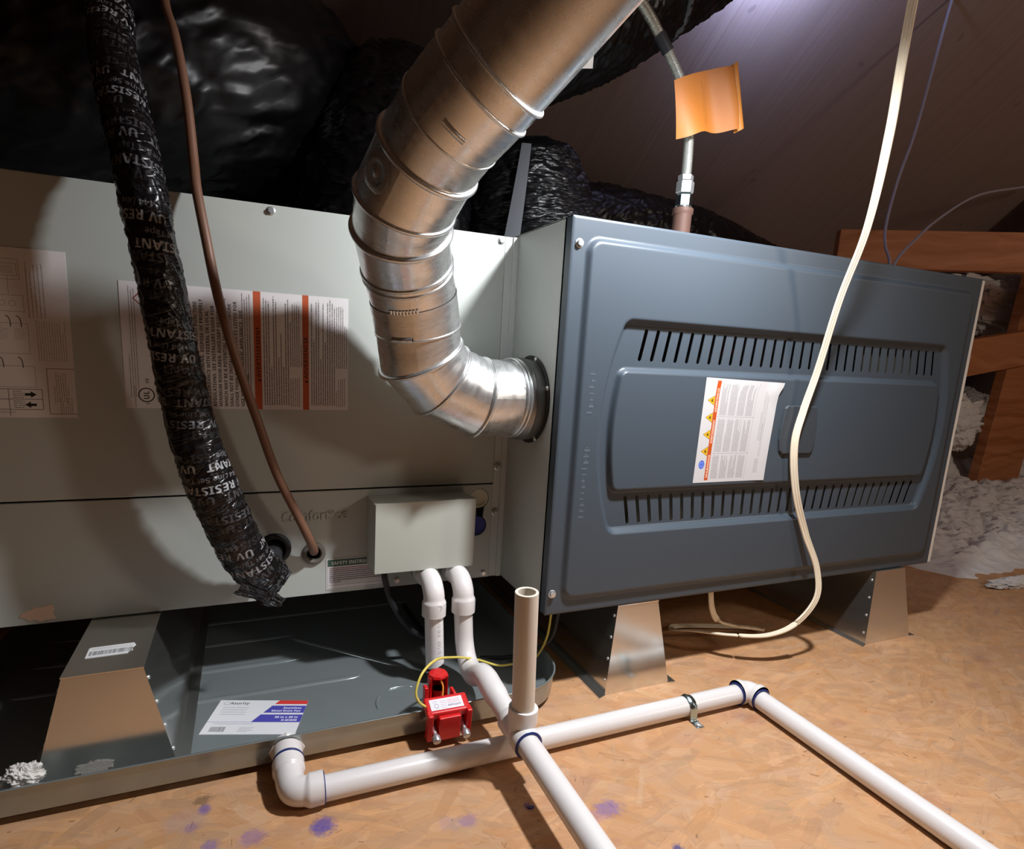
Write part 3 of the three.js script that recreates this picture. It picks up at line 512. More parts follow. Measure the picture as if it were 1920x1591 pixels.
// ---------------------------------------------------------------- galvanized vent pipe
const FL = [[-0.0005, 0.431, 0.0715], [-0.031, 0.433, 0.074], [-0.088, 0.4332, 0.0835], [-0.1402, 0.4553, 0.085], [-0.1714, 0.4855, 0.0957], [-0.1785, 0.5205, 0.104], [-0.189, 0.5591, 0.117], [-0.2025, 0.5914, 0.136], [-0.2181, 0.6251, 0.1720], [-0.2210, 0.6474, 0.1984], [-0.2074, 0.6840, 0.2368], [-0.1965, 0.7057, 0.2728], [-0.1799, 0.7272, 0.3052], [0.0893, 1.0872, 0.6111]].map(toV);
const flue = thing('vent_pipe', 'galvanized round vent pipe with jointed elbows rising from the furnace side', 'pipe', [-0.15, 0.43, 0.09]);
{
  const n = FL.length, dirs = []; for (let i = 0; i < n - 1; i++) dirs.push(FL[i + 1].clone().sub(FL[i]).normalize());
  const nor = FL.map((p, i) => (i === 0 ? dirs[0] : i === n - 1 ? dirs[n - 2] : dirs[i - 1].clone().add(dirs[i]).normalize()));
  const REF = V(-0.35, 0.05, 0.94);
  const frame = (d) => { const a = REF.clone().addScaledVector(d, -REF.dot(d)).normalize(); return [a, d.clone().cross(a)]; };
  const ringPt = (i, seg, a, R) => { const d = dirs[seg], [u, w] = frame(d), q = u.clone().multiplyScalar(Math.cos(a) * R).addScaledVector(w, Math.sin(a) * R); const t = -q.dot(nor[i]) / d.dot(nor[i]); return FL[i].clone().add(q).addScaledVector(d, t); };
  const RR = 0.0525, rad = (s) => (s === 0 ? 0.0545 : s === 5 ? 0.0535 : RR + (s % 2 ? 0.0006 : 0));
  for (let s = 0; s < n - 1; s++) {
    const R = rad(s), na = 56, nl = s === n - 2 ? 40 : 8;
    const g = gridGeo(na, nl, (j, k) => {
      const a = (j / na) * 2 * Math.PI, p = ringPt(s, s, a, R), q = ringPt(s + 1, s, a, R), t = k / nl, c = FL[s].clone().lerp(FL[s + 1], t), o = p.lerp(q, t), out = o.clone().sub(c);
      const dent = 1 + 0.012 * N3(Math.cos(a) * 1.7 + s * 3.1, Math.sin(a) * 1.7, t * 2 + s) * (t * (1 - t) * 4);
      return c.addScaledVector(out, dent).toArray();
    }, (j, k) => [j / na, s * 0.37 + k / nl * (s === n - 2 ? 2.4 : 0.25)], null, false);
    part(flue, s > 4 && s < 8 || s > 10 ? 'pipe_section' : 'elbow_gore', g, flueMetal);
  }
  const bead = (i, w, h, off = 0) => {          // raised ring along the joint between two sections
    const seg = Math.max(0, i - 1), pts = []; for (let k = 0; k < 40; k++) pts.push(ringPt(i, seg, (k / 40) * 2 * Math.PI, rad(seg) + 0.0004).addScaledVector(nor[i], off));
    return new THREE.TubeGeometry(new THREE.CatmullRomCurve3(pts, true), 80, w, 8, true);
  };
  for (const [i, w] of [[1, 0.002], [2, 0.0027], [3, 0.0027], [4, 0.0029], [5, 0.0016], [7, 0.0024], [8, 0.0032], [9, 0.0026], [10, 0.0032], [11, 0.0012], [12, 0.0016]]) part(flue, 'bead', bead(i, w), flueMetal);
  part(flue, 'bead', bead(7, 0.002, 0, -0.008), flueMetal); part(flue, 'bead', bead(12, 0.0018, 0, 0.022), flueMetal); part(flue, 'bead', bead(1, 0.002, 0, 0.006), flueMetal);
  part(flue, 'vent_collar', lathe([-0.0008, 0.431, 0.0715], [-1, 0.4318, 0.0735], [[0.0545, 0], [0.0575, 0], [0.0575, 0.014], [0.059, 0.0155], [0.059, 0.018], [0.0575, 0.0195], [0.0572, 0.027], [0.0545, 0.0275]], 48), M(0x8f908e, 0.42, 0.9), 'darker grey collar at the furnace side');
  // small marks pressed into the sheet
  const surf = (s, t, a) => { const d = dirs[s], [u, w] = frame(d), out = u.multiplyScalar(Math.cos(a)).addScaledVector(w, Math.sin(a)); return [FL[s].clone().lerp(FL[s + 1], t).addScaledVector(out, rad(s)), out, d]; };
  const capsule = (s, t, a, len) => { const [p, o, d] = surf(s, t, a), side = d.clone().cross(o), c = new THREE.CatmullRomCurve3([p.clone().addScaledVector(side, -len / 2).addScaledVector(o, -0.0012), p.clone().addScaledVector(o, 0.0002), p.clone().addScaledVector(side, len / 2).addScaledVector(o, -0.0012)]); return sweep(null, 0.0029, { curve: c, ns: 14, nr: 10, ref: o }); };
  part(flue, 'lock_dimple', capsule(5, 0.12, -0.3, 0.026), flueMetal); part(flue, 'lock_dimple', capsule(11, 0.4, 0.5, 0.024), flueMetal);
  { const [p, o] = surf(9, 0.5, -0.42); part(flue, 'round_dimple', lathe(p.clone().addScaledVector(o, -0.0008), p.clone().add(o), [[0, 0.0022], [0.003, 0.0018], [0.0065, 0.0003], [0.011, 0.0012], [0.015, 0.0016], [0.019, 0]], 32), flueMetal); }
  const crimps = []; for (let k = 0; k < 9; k++) { const [p, o, d] = surf(6, 0.1, 0.1 - k * 0.075); crimps.push(rod(p.clone().addScaledVector(d, -0.006).addScaledVector(o, -0.0006), p.clone().addScaledVector(d, 0.006).addScaledVector(o, -0.0004), 0.0019, 8)); }
  part(flue, 'crimp', merge(crimps), flueMetal);
  const fl = box(-0.006, 0.006, -0.012, 0.012, -0.0005, 0.0005); fl.rotateX(0.4); fl.rotateY(-0.5); fl.translate(-0.057, 0.792, 0.27);
  part(flue, 'hanger_tab', fl, white, 'small white tab');
}

// ---------------------------------------------------------------- black plastic-jacketed ducts
function flex(name, label, pts, r, s, o = {}) {
  const g = sweep(pts, (t, a, p) => {
    const x = Math.cos(a), y = Math.sin(a), L = t * (o.len || 6);
    const fold = 1 - Math.abs(N3(x * 1.6 + s, y * 1.6, L * 1.1)) * 2, w2 = 1 - Math.abs(N3(x * 4.5 + s, y * 4.5, L * 3.2 + s)) * 2, w3 = 1 - Math.abs(N3(x * 10 + s, y * 10 + L, L * 7)) * 2;
    const rr = typeof r === 'function' ? r(t) : r;
    return rr * (1 + 0.05 * N3(x + s, y, L * 0.5) - 0.035 * Math.max(0, fold) ** 4 * 1.2 + 0.032 * Math.max(0, w2) ** 5 + 0.02 * Math.max(0, w3) ** 4);
  }, { ns: o.ns || 220, nr: o.nr || 150, ref: V(0.2, -0.3, 0.9) });
  return single(name, label, 'duct', g, poly);
}
flex('flexible_duct', 'big wrinkled black plastic duct lying along the top back of the coil cabinet', [[-1.5, 0.93, -0.34], [-1.1, 0.9, -0.33], [-0.8, 0.88, -0.31], [-0.58, 0.885, -0.29], [-0.42, 0.91, -0.32], [-0.33, 0.93, -0.42], [-0.31, 0.95, -0.62]], (t) => 0.19 - 0.01 * t, 2.2, { len: 8 });
flex('flexible_duct', 'black plastic duct standing behind the vent pipe elbow', [[-0.15, 0.668, -0.25], [-0.145, 0.73, -0.25], [-0.135, 0.8, -0.27], [-0.12, 0.88, -0.31], [-0.1, 0.96, -0.37]], (t) => 0.15 - 0.03 * t - 0.05 * sstep(0.85, 1, t), 8.4, { len: 4 });
const bag = flex('flexible_duct', 'black plastic duct with a grey tape strip behind the furnace top left corner', [[0.125, 0.672, -0.23], [0.12, 0.73, -0.23], [0.108, 0.8, -0.225], [0.092, 0.87, -0.225]], (t) => 0.153 - 0.068 * t - 0.03 * sstep(0.85, 1, t), 11.1, { len: 4 });
{
  const g = gridGeo(6, 24, (i, j) => { const t = j / 24, x = 0.03 + 0.034 * t + (i / 6 - 0.5) * 0.022 * (1 - 0.3 * t), y = 0.672 + 0.17 * t, c = V(0.123 - 0.028 * t, y, -0.227); const R = 0.157 - 0.06 * t; return [x, y, c.z + Math.sqrt(Math.max(0, R * R - (x - c.x) ** 2)) + 0.003]; });
  bag.updateMatrix(); const m = new THREE.Mesh(g, polyGrey); m.name = 'tape_strip'; m.userData.label = 'dull grey tape strip'; m.castShadow = m.receiveShadow = true; bag.add(m);
}
flex('flexible_duct', 'black plastic duct climbing to the upper right, hung in the perforated strap', [[-0.02, 0.945, -0.26], [0.06, 1.0, -0.235], [0.14, 1.06, -0.22], [0.31, 1.19, -0.2], [0.45, 1.295, -0.2], [0.56, 1.38, -0.2]], (t) => 0.075 + 0.045 * sstep(0, 0.45, t), 14.7, { len: 6 });
flex('flexible_duct', 'low black plastic duct lying behind the furnace top, with sharp shiny creases', [[0.22, 0.84, -0.78], [0.5, 0.86, -0.72], [0.75, 0.86, -0.72], [1.0, 0.84, -0.74], [1.25, 0.8, -0.78]], (t) => 0.12 - 0.01 * t, 19.3, { len: 9 });
{ // perforated hanger strap under that duct
  const c = V(0.31, 1.19, -0.2), ax = V(0.16, 0.12, 0.01).normalize(), u = V(0, 0, 1).addScaledVector(ax, -ax.z).normalize(), w = ax.clone().cross(u), R = 0.122, hw = 0.0115;
  const strap = thing('hanger_strap', 'grey perforated metal strap looped under the black duct at top', 'strap', [0.22, 1.05, -0.2]);
  const s = new THREE.Shape(), L = R * 4.0; s.moveTo(0, -hw); s.lineTo(L, -hw); s.lineTo(L, hw); s.lineTo(0, hw);
  for (let k = 0; k < 24; k++) { const h = new THREE.Path(); h.absarc(0.012 + k * 0.0195, 0, 0.0032, 0, 7, true); s.holes.push(h); }
  const g0 = new THREE.ExtrudeGeometry(s, { depth: 0.0012, bevelEnabled: false, curveSegments: 10, steps: 1 });
  // bend the flat strap round the duct
  let g = g0.toNonIndexed(); const p = g.attributes.position;
  for (let i = 0; i < p.count; i++) { const a = -2.6 + p.getX(i) / R, rr = R + p.getZ(i), q = c.clone().addScaledVector(u, Math.cos(a) * rr).addScaledVector(w, Math.sin(a) * rr).addScaledVector(ax, p.getY(i)); p.setXYZ(i, q.x, q.y, q.z); }
  g.computeVertexNormals(); part(strap, 'strap_band', g, M(0x8b9098, 0.4, 0.7));
}

// ---------------------------------------------------------------- black taped refrigerant line
{
  const Lm = 1.0, C = 0.157, W = 2048, Hh = 320, [c, g] = canvas(W, Hh); g.fillStyle = '#131113'; g.fillRect(0, 0, W, Hh);
  const px = W / Lm, tilt = 0.19, step = 0.044 * px;
  for (let k = -2; k < 28; k++) {
    const strong = [0.75, 0.3, 0.5, 0.15, 0.9, 0.35, 0.2][(k + 70) % 7];
    for (const wrapY of [-Hh, 0, Hh]) {
      g.save(); g.translate(k * step, wrapY); g.rotate(Math.PI / 2 + tilt);
      let o = -560 + ((k * 137 + 3000) % 150);
      for (let r = 0; r < 4; r++) { g.globalAlpha = strong; g.fillStyle = '#d9dbdd'; g.font = 'bold 30px sans-serif'; g.fillText('UV RESISTANT', o + r * 222, 0, 205); g.globalAlpha = strong * 0.8; g.font = '19px sans-serif'; g.fillText('444 Line Set Tape', o + r * 222 + 28, 24, 165); }
      g.restore();
    }
  }
  g.globalAlpha = 1;
  const [cb, gb] = canvas(W, Hh); gb.fillStyle = '#707070'; gb.fillRect(0, 0, W, Hh);
  for (let k = -3; k < 46; k++) for (const wrapY of [-Hh, 0, Hh]) { gb.save(); gb.translate(k * step * 0.62, wrapY); gb.rotate(Math.PI / 2 - tilt * 1.2); gb.globalAlpha = 0.25 + 0.5 * ((k * 37 + 200) % 7) / 7; gb.fillStyle = '#505050'; gb.fillRect(-200, 0, 900, 3); gb.fillStyle = '#989898'; gb.fillRect(-200, 3, 900, 14); gb.restore(); gb.globalAlpha = 1; }
  for (let k = 0; k < 700; k++) { gb.globalAlpha = rnd(0.15, 0.5); gb.strokeStyle = rnd() < 0.5 ? '#d8d8d8' : '#2c2c2c'; gb.lineWidth = rnd(1, 3); const x = rnd(0, W), y = rnd(0, Hh), a = rnd(0.9, 2.0), l = rnd(12, 60); gb.beginPath(); gb.moveTo(x, y); gb.quadraticCurveTo(x + Math.cos(a) * l * 0.5 + rnd(-8, 8), y + Math.sin(a) * l * 0.5, x + Math.cos(a) * l, y + Math.sin(a) * l); gb.stroke(); }
  const tape = P(0xc8c8c8, 0.27, 0, { map: tex(c, true, THREE.RepeatWrapping), bumpMap: tex(cb, false, THREE.RepeatWrapping), bumpScale: 0.0022, specularIntensity: 0.8 });
  const line = thing('taped_pipe', 'thick pipe wrapped in shiny black tape with white lettering at left', 'pipe', [-0.36, 0.18, 0.05]);
  const pts = [[-0.528, 0.97, -0.09], [-0.5195, 0.9081, -0.08], [-0.5143, 0.8702, -0.045], [-0.5057, 0.7968, 0.01], [-0.4927, 0.7326, 0.05], [-0.4796, 0.6741, 0.08], [-0.4718, 0.6205, 0.09], [-0.4624, 0.5564, 0.09], [-0.4534, 0.4831, 0.085], [-0.4432, 0.4171, 0.08], [-0.4301, 0.3541, 0.08], [-0.4082, 0.2862, 0.075], [-0.385, 0.2238, 0.062], [-0.3665, 0.196, 0.05], [-0.352, 0.184, 0.04]];
  part(line, 'tape_wrap', sweep(pts, (t, a, p) => {
    const spiral = ((t * 30 + a / 6.283) % 1 + 1) % 1, base = 0.0226 + 0.0052 * sstep(0.55, 0.9, t) - 0.004 * sstep(0.975, 1, t);
    return base * (1 + 0.04 * N3(p.x * 20, p.y * 26, Math.cos(a) * 1.3) + 0.03 * N3(Math.cos(a) * 2.4, t * 60, Math.sin(a) * 2.4)) + 0.0005 * spiral + 0.0016 * Math.max(0, 1 - 2 * Math.abs(N3(Math.cos(a) * 3, t * 45, Math.sin(a) * 3))) ** 4;
  }, { ns: 420, nr: 72 }), tape);
  // loose torn flap at the lower end
  const flap = (o, a, l, w, curl, tw) => gridGeo(10, 14, (i, j) => { const u = i / 10 - 0.5, v = j / 14; return [o[0] + Math.cos(a) * l * v + u * w * (1 - 0.5 * v) * Math.sin(-a) + 0.003 * N3(u * 5, v * 4, tw), o[1] + Math.sin(a) * l * v + u * w * (1 - 0.5 * v) * Math.cos(a) + 0.002 * N3(v * 6, u * 4, tw), o[2] + curl * v * v + 0.004 * Math.sin(v * 5 + tw) + 0.004 * N3(u * 6, v * 7, tw)]; });
  part(line, 'loose_flap', flap([-0.392, 0.192, 0.078], -0.62, 0.062, 0.026, -0.012, 1.7), tape);
  part(line, 'loose_flap', flap([-0.372, 0.181, 0.072], -0.85, 0.04, 0.03, -0.02, 4.1), tape);
  part(line, 'loose_flap', flap([-0.361, 0.176, 0.066], 0.55, 0.034, 0.028, -0.02, 7.3), tape);
  part(line, 'pipe_stub', sweep([[-0.357, 0.193, 0.045], [-0.352, 0.203, 0.022], [-0.3485, 0.209, -0.02]], 0.0125, { ns: 16, nr: 20 }), rubber);
}
single('copper_line', 'thin brown copper tube curving down beside the black taped pipe', 'tube',
  sweep([[-0.462, 0.96, -0.075], [-0.4572, 0.883, -0.05], [-0.4475, 0.846, -0.03], [-0.4365, 0.7735, -0.012], [-0.4305, 0.7, 0.005], [-0.4279, 0.6686, 0.02], [-0.4194, 0.6137, 0.035], [-0.4073, 0.5415, 0.04], [-0.3888, 0.4664, 0.04], [-0.3688, 0.4002, 0.038], [-0.3445, 0.3224, 0.035], [-0.3179, 0.261, 0.03], [-0.3015, 0.2215, 0.022], [-0.2965, 0.205, 0.01], [-0.2955, 0.198, -0.02]], (t) => 0.0049 + 0.0009 * sstep(0, 0.35, t) + 0.0009 * sstep(0.9, 1, t), { ns: 160, nr: 18 }), copper);

// ---------------------------------------------------------------- metal drain pan
const pan = thing('drain_pan', 'shallow galvanized drain pan under the coil cabinet with raised ribs', 'pan', [-0.34, 0, -0.2]);
{
  const X0 = -0.721, X1 = 0.041, Z1 = 0.189, Z0 = -0.573, RC = 0.078, Hh = 0.042, ins = 0.004, PB = 0.008;
  const loop = (d, y) => { const out = [], c = [[X1 - RC, Z1 - RC, 0], [X0 + RC, Z1 - RC, 1], [X0 + RC, Z0 + RC, 2], [X1 - RC, Z0 + RC, 3]]; for (const [cx, cz, q] of c) for (let k = 0; k <= 12; k++) { const a = Math.PI / 2 * (q + k / 12); out.push([cx + (RC - d) * Math.cos(a), y, cz + (RC - d) * Math.sin(a)]); } return out; };
  const rings = [loop(ins + 0.004, PB + 0.0008), loop(ins, PB + 0.002), loop(0.0012, Hh - 0.0015), loop(-0.0006, Hh), loop(0.0, Hh + 0.0008), loop(0.0022, Hh + 0.0006), loop(0.0026, Hh - 0.002), loop(ins + 0.0012, PB + 0.004), loop(ins + 0.006, PB + 0.0022)];
  const nn = rings[0].length;
  part(pan, 'rim_wall', gridGeo(nn, rings.length - 1, (i, j) => rings[j][i % nn], (i, j) => [i * 0.1, j * 0.1], null, false), panMetal);
  const sh = new THREE.Shape(loop(ins + 0.0055, 0).map(([x, , z]) => new THREE.Vector2(x, -z)));
  const fg = new THREE.ExtrudeGeometry(sh, { depth: 0.0014, bevelEnabled: false }); fg.rotateX(-Math.PI / 2); fg.translate(0, PB + 0.0009, 0);
  for (const z of [0.09, -0.2, -0.47]) part(pan, 'foot_rib', box(X0 + 0.06, X1 - 0.06, 0, PB + 0.0012, z - 0.012, z + 0.012, 0.003), panMetal);
  const fl = part(pan, 'pan_floor', worldUV(fg, 1, 'x', 'z'), panMetal);
  const rib = (a, b, r = 0.006) => { const g = sweep([[a[0], 0.0022, a[1]], [b[0], 0.0022, b[1]]], (t) => r * Math.min(1, Math.sqrt(Math.max(0.02, Math.min(t, 1 - t) * 14))), { ns: 40, nr: 16, line: true, ref: V(0, 1, 0) }); g.scale(1, 0.35, 1); g.translate(0, PB + 0.0022 * 0.65, 0); return g; };
  for (const [a, b] of [[[-0.47, 0.0303], [-0.2319, 0.0288]], [[-0.68, -0.05], [-0.312, -0.048]], [[-0.32, -0.12], [-0.165, 0.022]], [[-0.68, -0.13], [-0.32, -0.13]], [[-0.68, -0.21], [-0.1, -0.21]]]) part(fl, 'rib', rib(a, b), panMetal);
  for (const [a0, a1] of [[2.9, 3.9], [4.3, 5.3], [0.4, 1.6]]) { const pts = []; for (let k = 0; k <= 10; k++) { const a = a0 + (a1 - a0) * k / 10; pts.push([-0.187 + 0.037 * Math.cos(a), PB + 0.0022, 0.113 + 0.037 * Math.sin(a)]); } part(fl, 'rib', sweep(pts, (t) => 0.0018 * Math.sqrt(Math.max(0.03, Math.min(1, Math.min(t, 1 - t) * 8))), { ns: 24, nr: 10, ref: V(0, 1, 0) }), panMetal); }
  // printed sticker on the pan floor
  const [c, g] = canvas(1160, 730); g.fillStyle = '#dcdde0'; g.fillRect(0, 0, 1160, 730);
  g.fillStyle = '#cf3a36'; g.beginPath(); g.moveTo(780, 0); g.lineTo(1160, 0); g.lineTo(1160, 86); g.lineTo(736, 86); g.fill();
  g.fillStyle = '#4a48a6'; g.beginPath(); g.moveTo(715, 120); g.lineTo(1160, 120); g.lineTo(1160, 280); g.lineTo(640, 280); g.fill(); g.beginPath(); g.moveTo(620, 318); g.lineTo(1160, 318); g.lineTo(1160, 480); g.lineTo(545, 480); g.fill(); g.fillRect(0, 476, 1160, 6);
  g.fillStyle = '#eef0f6'; g.textAlign = 'right'; g.font = 'bold 54px sans-serif'; g.fillText('Seamless', 1112, 190); g.fillText('Metal Drain Pan', 1112, 254, 380); g.fillText('30 in x 30 in', 1112, 392, 300); g.fillText('D-M3030', 1112, 456, 200);
  g.fillStyle = '#4a4c52'; g.textAlign = 'left'; g.font = 'bold 74px sans-serif'; g.fillText('Asurity', 150, 96, 250); g.strokeStyle = '#8a8c92'; g.lineWidth = 7; g.beginPath(); g.ellipse(110, 74, 44, 30, 0, 0.4, 5.9); g.stroke();
  printLines(g, 90, 160, 330, 190, 50, 16, '#a9abb2'); printLines(g, 90, 512, 500, 24, 40, 14, '#a9abb2');
  g.fillStyle = '#3c3d42'; for (let x = 90; x < 280;) { const w = rnd(3, 9); g.fillRect(x, 580, w, 100); x += w + rnd(3, 10); }
  printLines(g, 440, 590, 190, 80, 26, 12, '#a9abb2');
  const lg = new THREE.BoxGeometry(0.1165, 0.0004, 0.073); lg.rotateY(-0.318); lg.translate(-0.3775, PB + 0.00265, 0.0885);
  part(fl, 'pan_label', lg, M(0xffffff, 0.5, 0, { map: tex(c) }), 'white, red and blue printed sticker');
}

// ---------------------------------------------------------------- sheet-metal stands
function stand(label, x0b, x1b, x0t, x1t, zb, zt, zback, y0, top, extra) {
  const t = thing('metal_stand', label, 'stand', [(x0b + x1b) / 2, y0, (zb + zback) / 2]);
  const A = V(x0b, y0, zb), B = V(x1b, y0, zb), C = V(x1t, top, zt), D = V(x0t, top, zt), a = V(x0b, y0, zback), b = V(x1b, y0, zback), c = V(x1t, top, zback), d = V(x0t, top, zback);
  part(t, 'front_plate', boxUV(plate(A, B, C, D, 0.0012)), standMetal);
  const l = part(t, 'side_plate', boxUV(plate(a, A, D, d, 0.0012)), standMetal), r = part(t, 'side_plate', boxUV(plate(B, b, c, C, 0.0012)), standMetal);
  part(t, 'top_plate', boxUV(plate(D.clone().add(V(-0.001, 0, 0.001)), C.clone().add(V(0.001, 0, 0.001)), c, d, 0.0014)), standMetal);
  part(t, 'foot_flange', boxUV(plate(V(x0b - 0.013, y0 + 0.0016, zback), V(x0b - 0.013, y0 + 0.0016, zb + 0.006), V(x0b + 0.001, y0 + 0.0016, zb + 0.001), V(x0b + 0.001, y0 + 0.0016, zback), 0.0014)), standMetal);
  part(t, 'foot_flange', boxUV(plate(V(x1b - 0.001, y0 + 0.0016, zback), V(x1b - 0.001, y0 + 0.0016, zb + 0.001), V(x1b + 0.012, y0 + 0.0016, zb + 0.003), V(x1b + 0.012, y0 + 0.0016, zback), 0.0014)), standMetal);
  for (const [P0, P1, s, h] of [[A, D, -1, l], [B, C, 1, r]]) for (let k = 0; k < 4; k++) { const q = P0.clone().lerp(P1, 0.15 + k * 0.24), n = V(s * (top - y0), Math.abs(P1.x - P0.x), 0).normalize(); q.z -= 0.006; part(h, 'rivet', lathe(q, q.clone().add(n), [[0.0024, -0.0005], [0.0024, 0.0006], [0.0014, 0.0014], [0, 0.0015]], 10), zinc); }
  return t;
}
const s1 = stand('trapezoid metal stand inside the drain pan with a barcode sticker on top', -0.599, -0.462, -0.5685, -0.4925, 0.158, 0.144, -0.5, 0.0112, 0.1325);
{
  const [c, g] = canvas(512, 256); g.fillStyle = '#e4e4e4'; g.fillRect(0, 0, 512, 256); printLines(g, 40, 30, 430, 50, 26, 9, '#b4a8a8'); g.fillStyle = '#55575c';
  for (let x = 30; x < 480;) { const w = rnd(3, 10); g.fillRect(x, 110, w, 100); x += w + rnd(3, 11); }
  const sh = new THREE.Shape(); [[-0.0235, -0.0125], [0.018, -0.0125], [0.0185, -0.008], [0.0225, -0.006], [0.021, 0.0], [0.024, 0.006], [0.0215, 0.0125], [-0.0215, 0.0125], [-0.0235, 0.0105]].forEach(([x, y], i) => (i ? sh.lineTo(x, y) : sh.moveTo(x, y)));
  const lg = new THREE.ExtrudeGeometry(sh, { depth: 0.0004, bevelEnabled: false }); worldUV(lg); { const uv = lg.attributes.uv; for (let i = 0; i < uv.count; i++) uv.setXY(i, uv.getX(i) / 0.048 + 0.5, uv.getY(i) / 0.025 + 0.5); }
  lg.rotateX(-Math.PI / 2); lg.rotateY(0.02); lg.translate(-0.5315, 0.1326, 0.0945);
  part(s1, 'barcode_sticker', lg, M(0xffffff, 0.55, 0, { map: tex(c) }), 'white barcode sticker');
  const rs = new THREE.Shape(); for (let k = 0; k < 44; k++) { const a = (k / 44) * 6.283, q = 0.013 * (1 + 0.35 * N3(Math.cos(a) * 3, Math.sin(a) * 3, 2) + rnd(-0.14, 0.14)); const x = Math.cos(a) * q * 1.35, y = Math.sin(a) * q * 0.55; if (k) rs.lineTo(x, y); else rs.moveTo(x, y); }
  const rg = new THREE.ExtrudeGeometry(rs, { depth: 0.0006, bevelEnabled: false }); rg.rotateX(-0.1); rg.translate(-0.542, 0.028, 0.1566);
  part(s1, 'sticker_residue', rg, M(0xa39f98, 0.8, 0, { bumpMap: tiled(duct, 40, 40), bumpScale: 0.001 }), 'torn grey paper residue');
}
stand('trapezoid metal stand under the left end of the furnace, beside the pipes', 0.1045, 0.2215, 0.1255, 0.1985, 0.1745, 0.158, -0.5, 0, 0.134);
stand('trapezoid metal stand under the right end of the furnace', 0.664, 0.7885, 0.688, 0.7685, 0.183, 0.165, -0.5, 0, 0.134);

// ---------------------------------------------------------------- white drain piping
const PR = 0.0138, FR = 0.0176;
const ringAt = (a, dir, r = PR, w = 0.0022) => { a = toV(a); const d = toV(dir).clone().normalize(); return lathe(a.clone().addScaledVector(d, -w / 2), a.clone().add(d), [[r * 0.9, 0], [r * 1.07, 0], [r * 1.09, w / 2], [r * 1.07, w], [r * 0.9, w]], 28); };
const socket = (t, e = 0.16) => (t < e || t > 1 - e ? FR : FR - 0.0022 * Math.min(1, Math.min(t - e, 1 - e - t) / 0.05));
{ // run from the pan outlet along the floor
  const d = thing('pan_drain_pipe', 'white plastic pipe run on the floor from the drain pan to the right', 'pipe', [0, 0, 0.26]);
  const yb = 0.0148, xo = -0.3452;
  part(d, 'outlet_nut', flatNormals(lathe([xo, 0.0235, 0.181], [xo, 0.0235, 1], [[0.012, 0], [0.0195, 0], [0.0205, 0.0012], [0.0205, 0.005], [0.0195, 0.0062], [0.012, 0.0062]], 8)), pvc);
  part(d, 'outlet_adapter', lathe([xo, 0.0235, 0.186], [xo, 0.0228, 0.22], [[0.0165, 0], [0.0168, 0.0005], [0.0168, 0.022], [0.0155, 0.022]], 28), pvc);
  part(d, 'primer_ring', ringAt([xo, 0.0232, 0.2075], [0, -0.05, 1], 0.0163, 0.003), primer, 'dark blue primer ring');
  part(d, 'elbow', sweep([[xo, 0.0225, 0.2065], [xo, 0.0205, 0.22], [xo + 0.0005, 0.0187, 0.236], [xo + 0.004, 0.0178, 0.2485], [xo + 0.0155, 0.0176, 0.2535], [xo + 0.0335, 0.0176, 0.2535]], (t) => socket(t, 0.2), { ns: 60, nr: 32, ref: V(0, 1, 0) }), pvc);
  part(d, 'primer_ring', ringAt([xo + 0.0338, 0.0165, 0.2535], [1, 0, 0], 0.0158, 0.002), primer, 'dark blue primer ring');
  part(d, 'straight_pipe', rod([xo + 0.03, 0.0155, 0.2537], [0.292, yb, 0.2527], PR, 32), pvc);
  part(d, 'primer_ring', ringAt([0.2835, yb + 0.0006, 0.2527], [1, 0, 0], 0.0153, 0.0022), primer, 'dark blue primer ring');
  part(d, 'elbow', sweep([[0.284, 0.0174, 0.2527], [0.294, 0.0174, 0.253], [0.3025, 0.0174, 0.2565], [0.3062, 0.0174, 0.2655], [0.3065, 0.0174, 0.2755]], (t) => socket(t, 0.2), { ns: 50, nr: 32, ref: V(0, 1, 0) }), pvc);
  part(d, 'primer_ring', ringAt([0.3065, yb + 0.0006, 0.2765], [0, 0, 1], 0.0153, 0.0022), primer, 'dark blue primer ring');
  part(d, 'straight_pipe', rod([0.3065, yb, 0.27], [0.3135, yb, 0.95], PR, 32), pvc);
}
{ // strap holding the run to the floor
  const st = thing('pipe_strap', 'shiny two-hole metal strap clamped over the white floor pipe', 'clamp', [0.19, 0, 0.2535]);
  const r = 0.0146, pts = []; pts.push([0.0312, 0.0008], [0.0195, 0.0008], [r + 0.0012, 0.003]); for (let k = 0; k <= 16; k++) { const a = Math.PI * k / 16; pts.push([r * Math.cos(a), 0.0146 + r * Math.sin(a)]); } pts.push([-r - 0.0012, 0.003], [-0.0195, 0.0008], [-0.0312, 0.0008]);
  const mk = (x0, x1, e) => gridGeo(pts.length - 1, 6, (i, j) => { const [z, y] = pts[i], v = j / 6; const up = e * Math.exp(-(((v - 0.5) * 5) ** 2)); const rr = Math.hypot(z, y - 0.0146) || 1; return [x0 + (x1 - x0) * v, y + up * Math.max(0, (y - 0.0146)) / rr + (y < 0.003 ? 0 : 0), 0.2532 + z + up * z / rr * (y > 0.004 ? 1 : 0)]; });
  part(st, 'strap_band', mk(0.1845, 0.1965, 0.0018), zincBlue);
  for (const z of [0.279, 0.2275]) part(st, 'screw', lathe([0.1905, 0.0012, z], [0.1905, 1, z], [[0.0045, 0], [0.0045, 0.001], [0.003, 0.0024], [0, 0.0028]], 14), zinc);
}
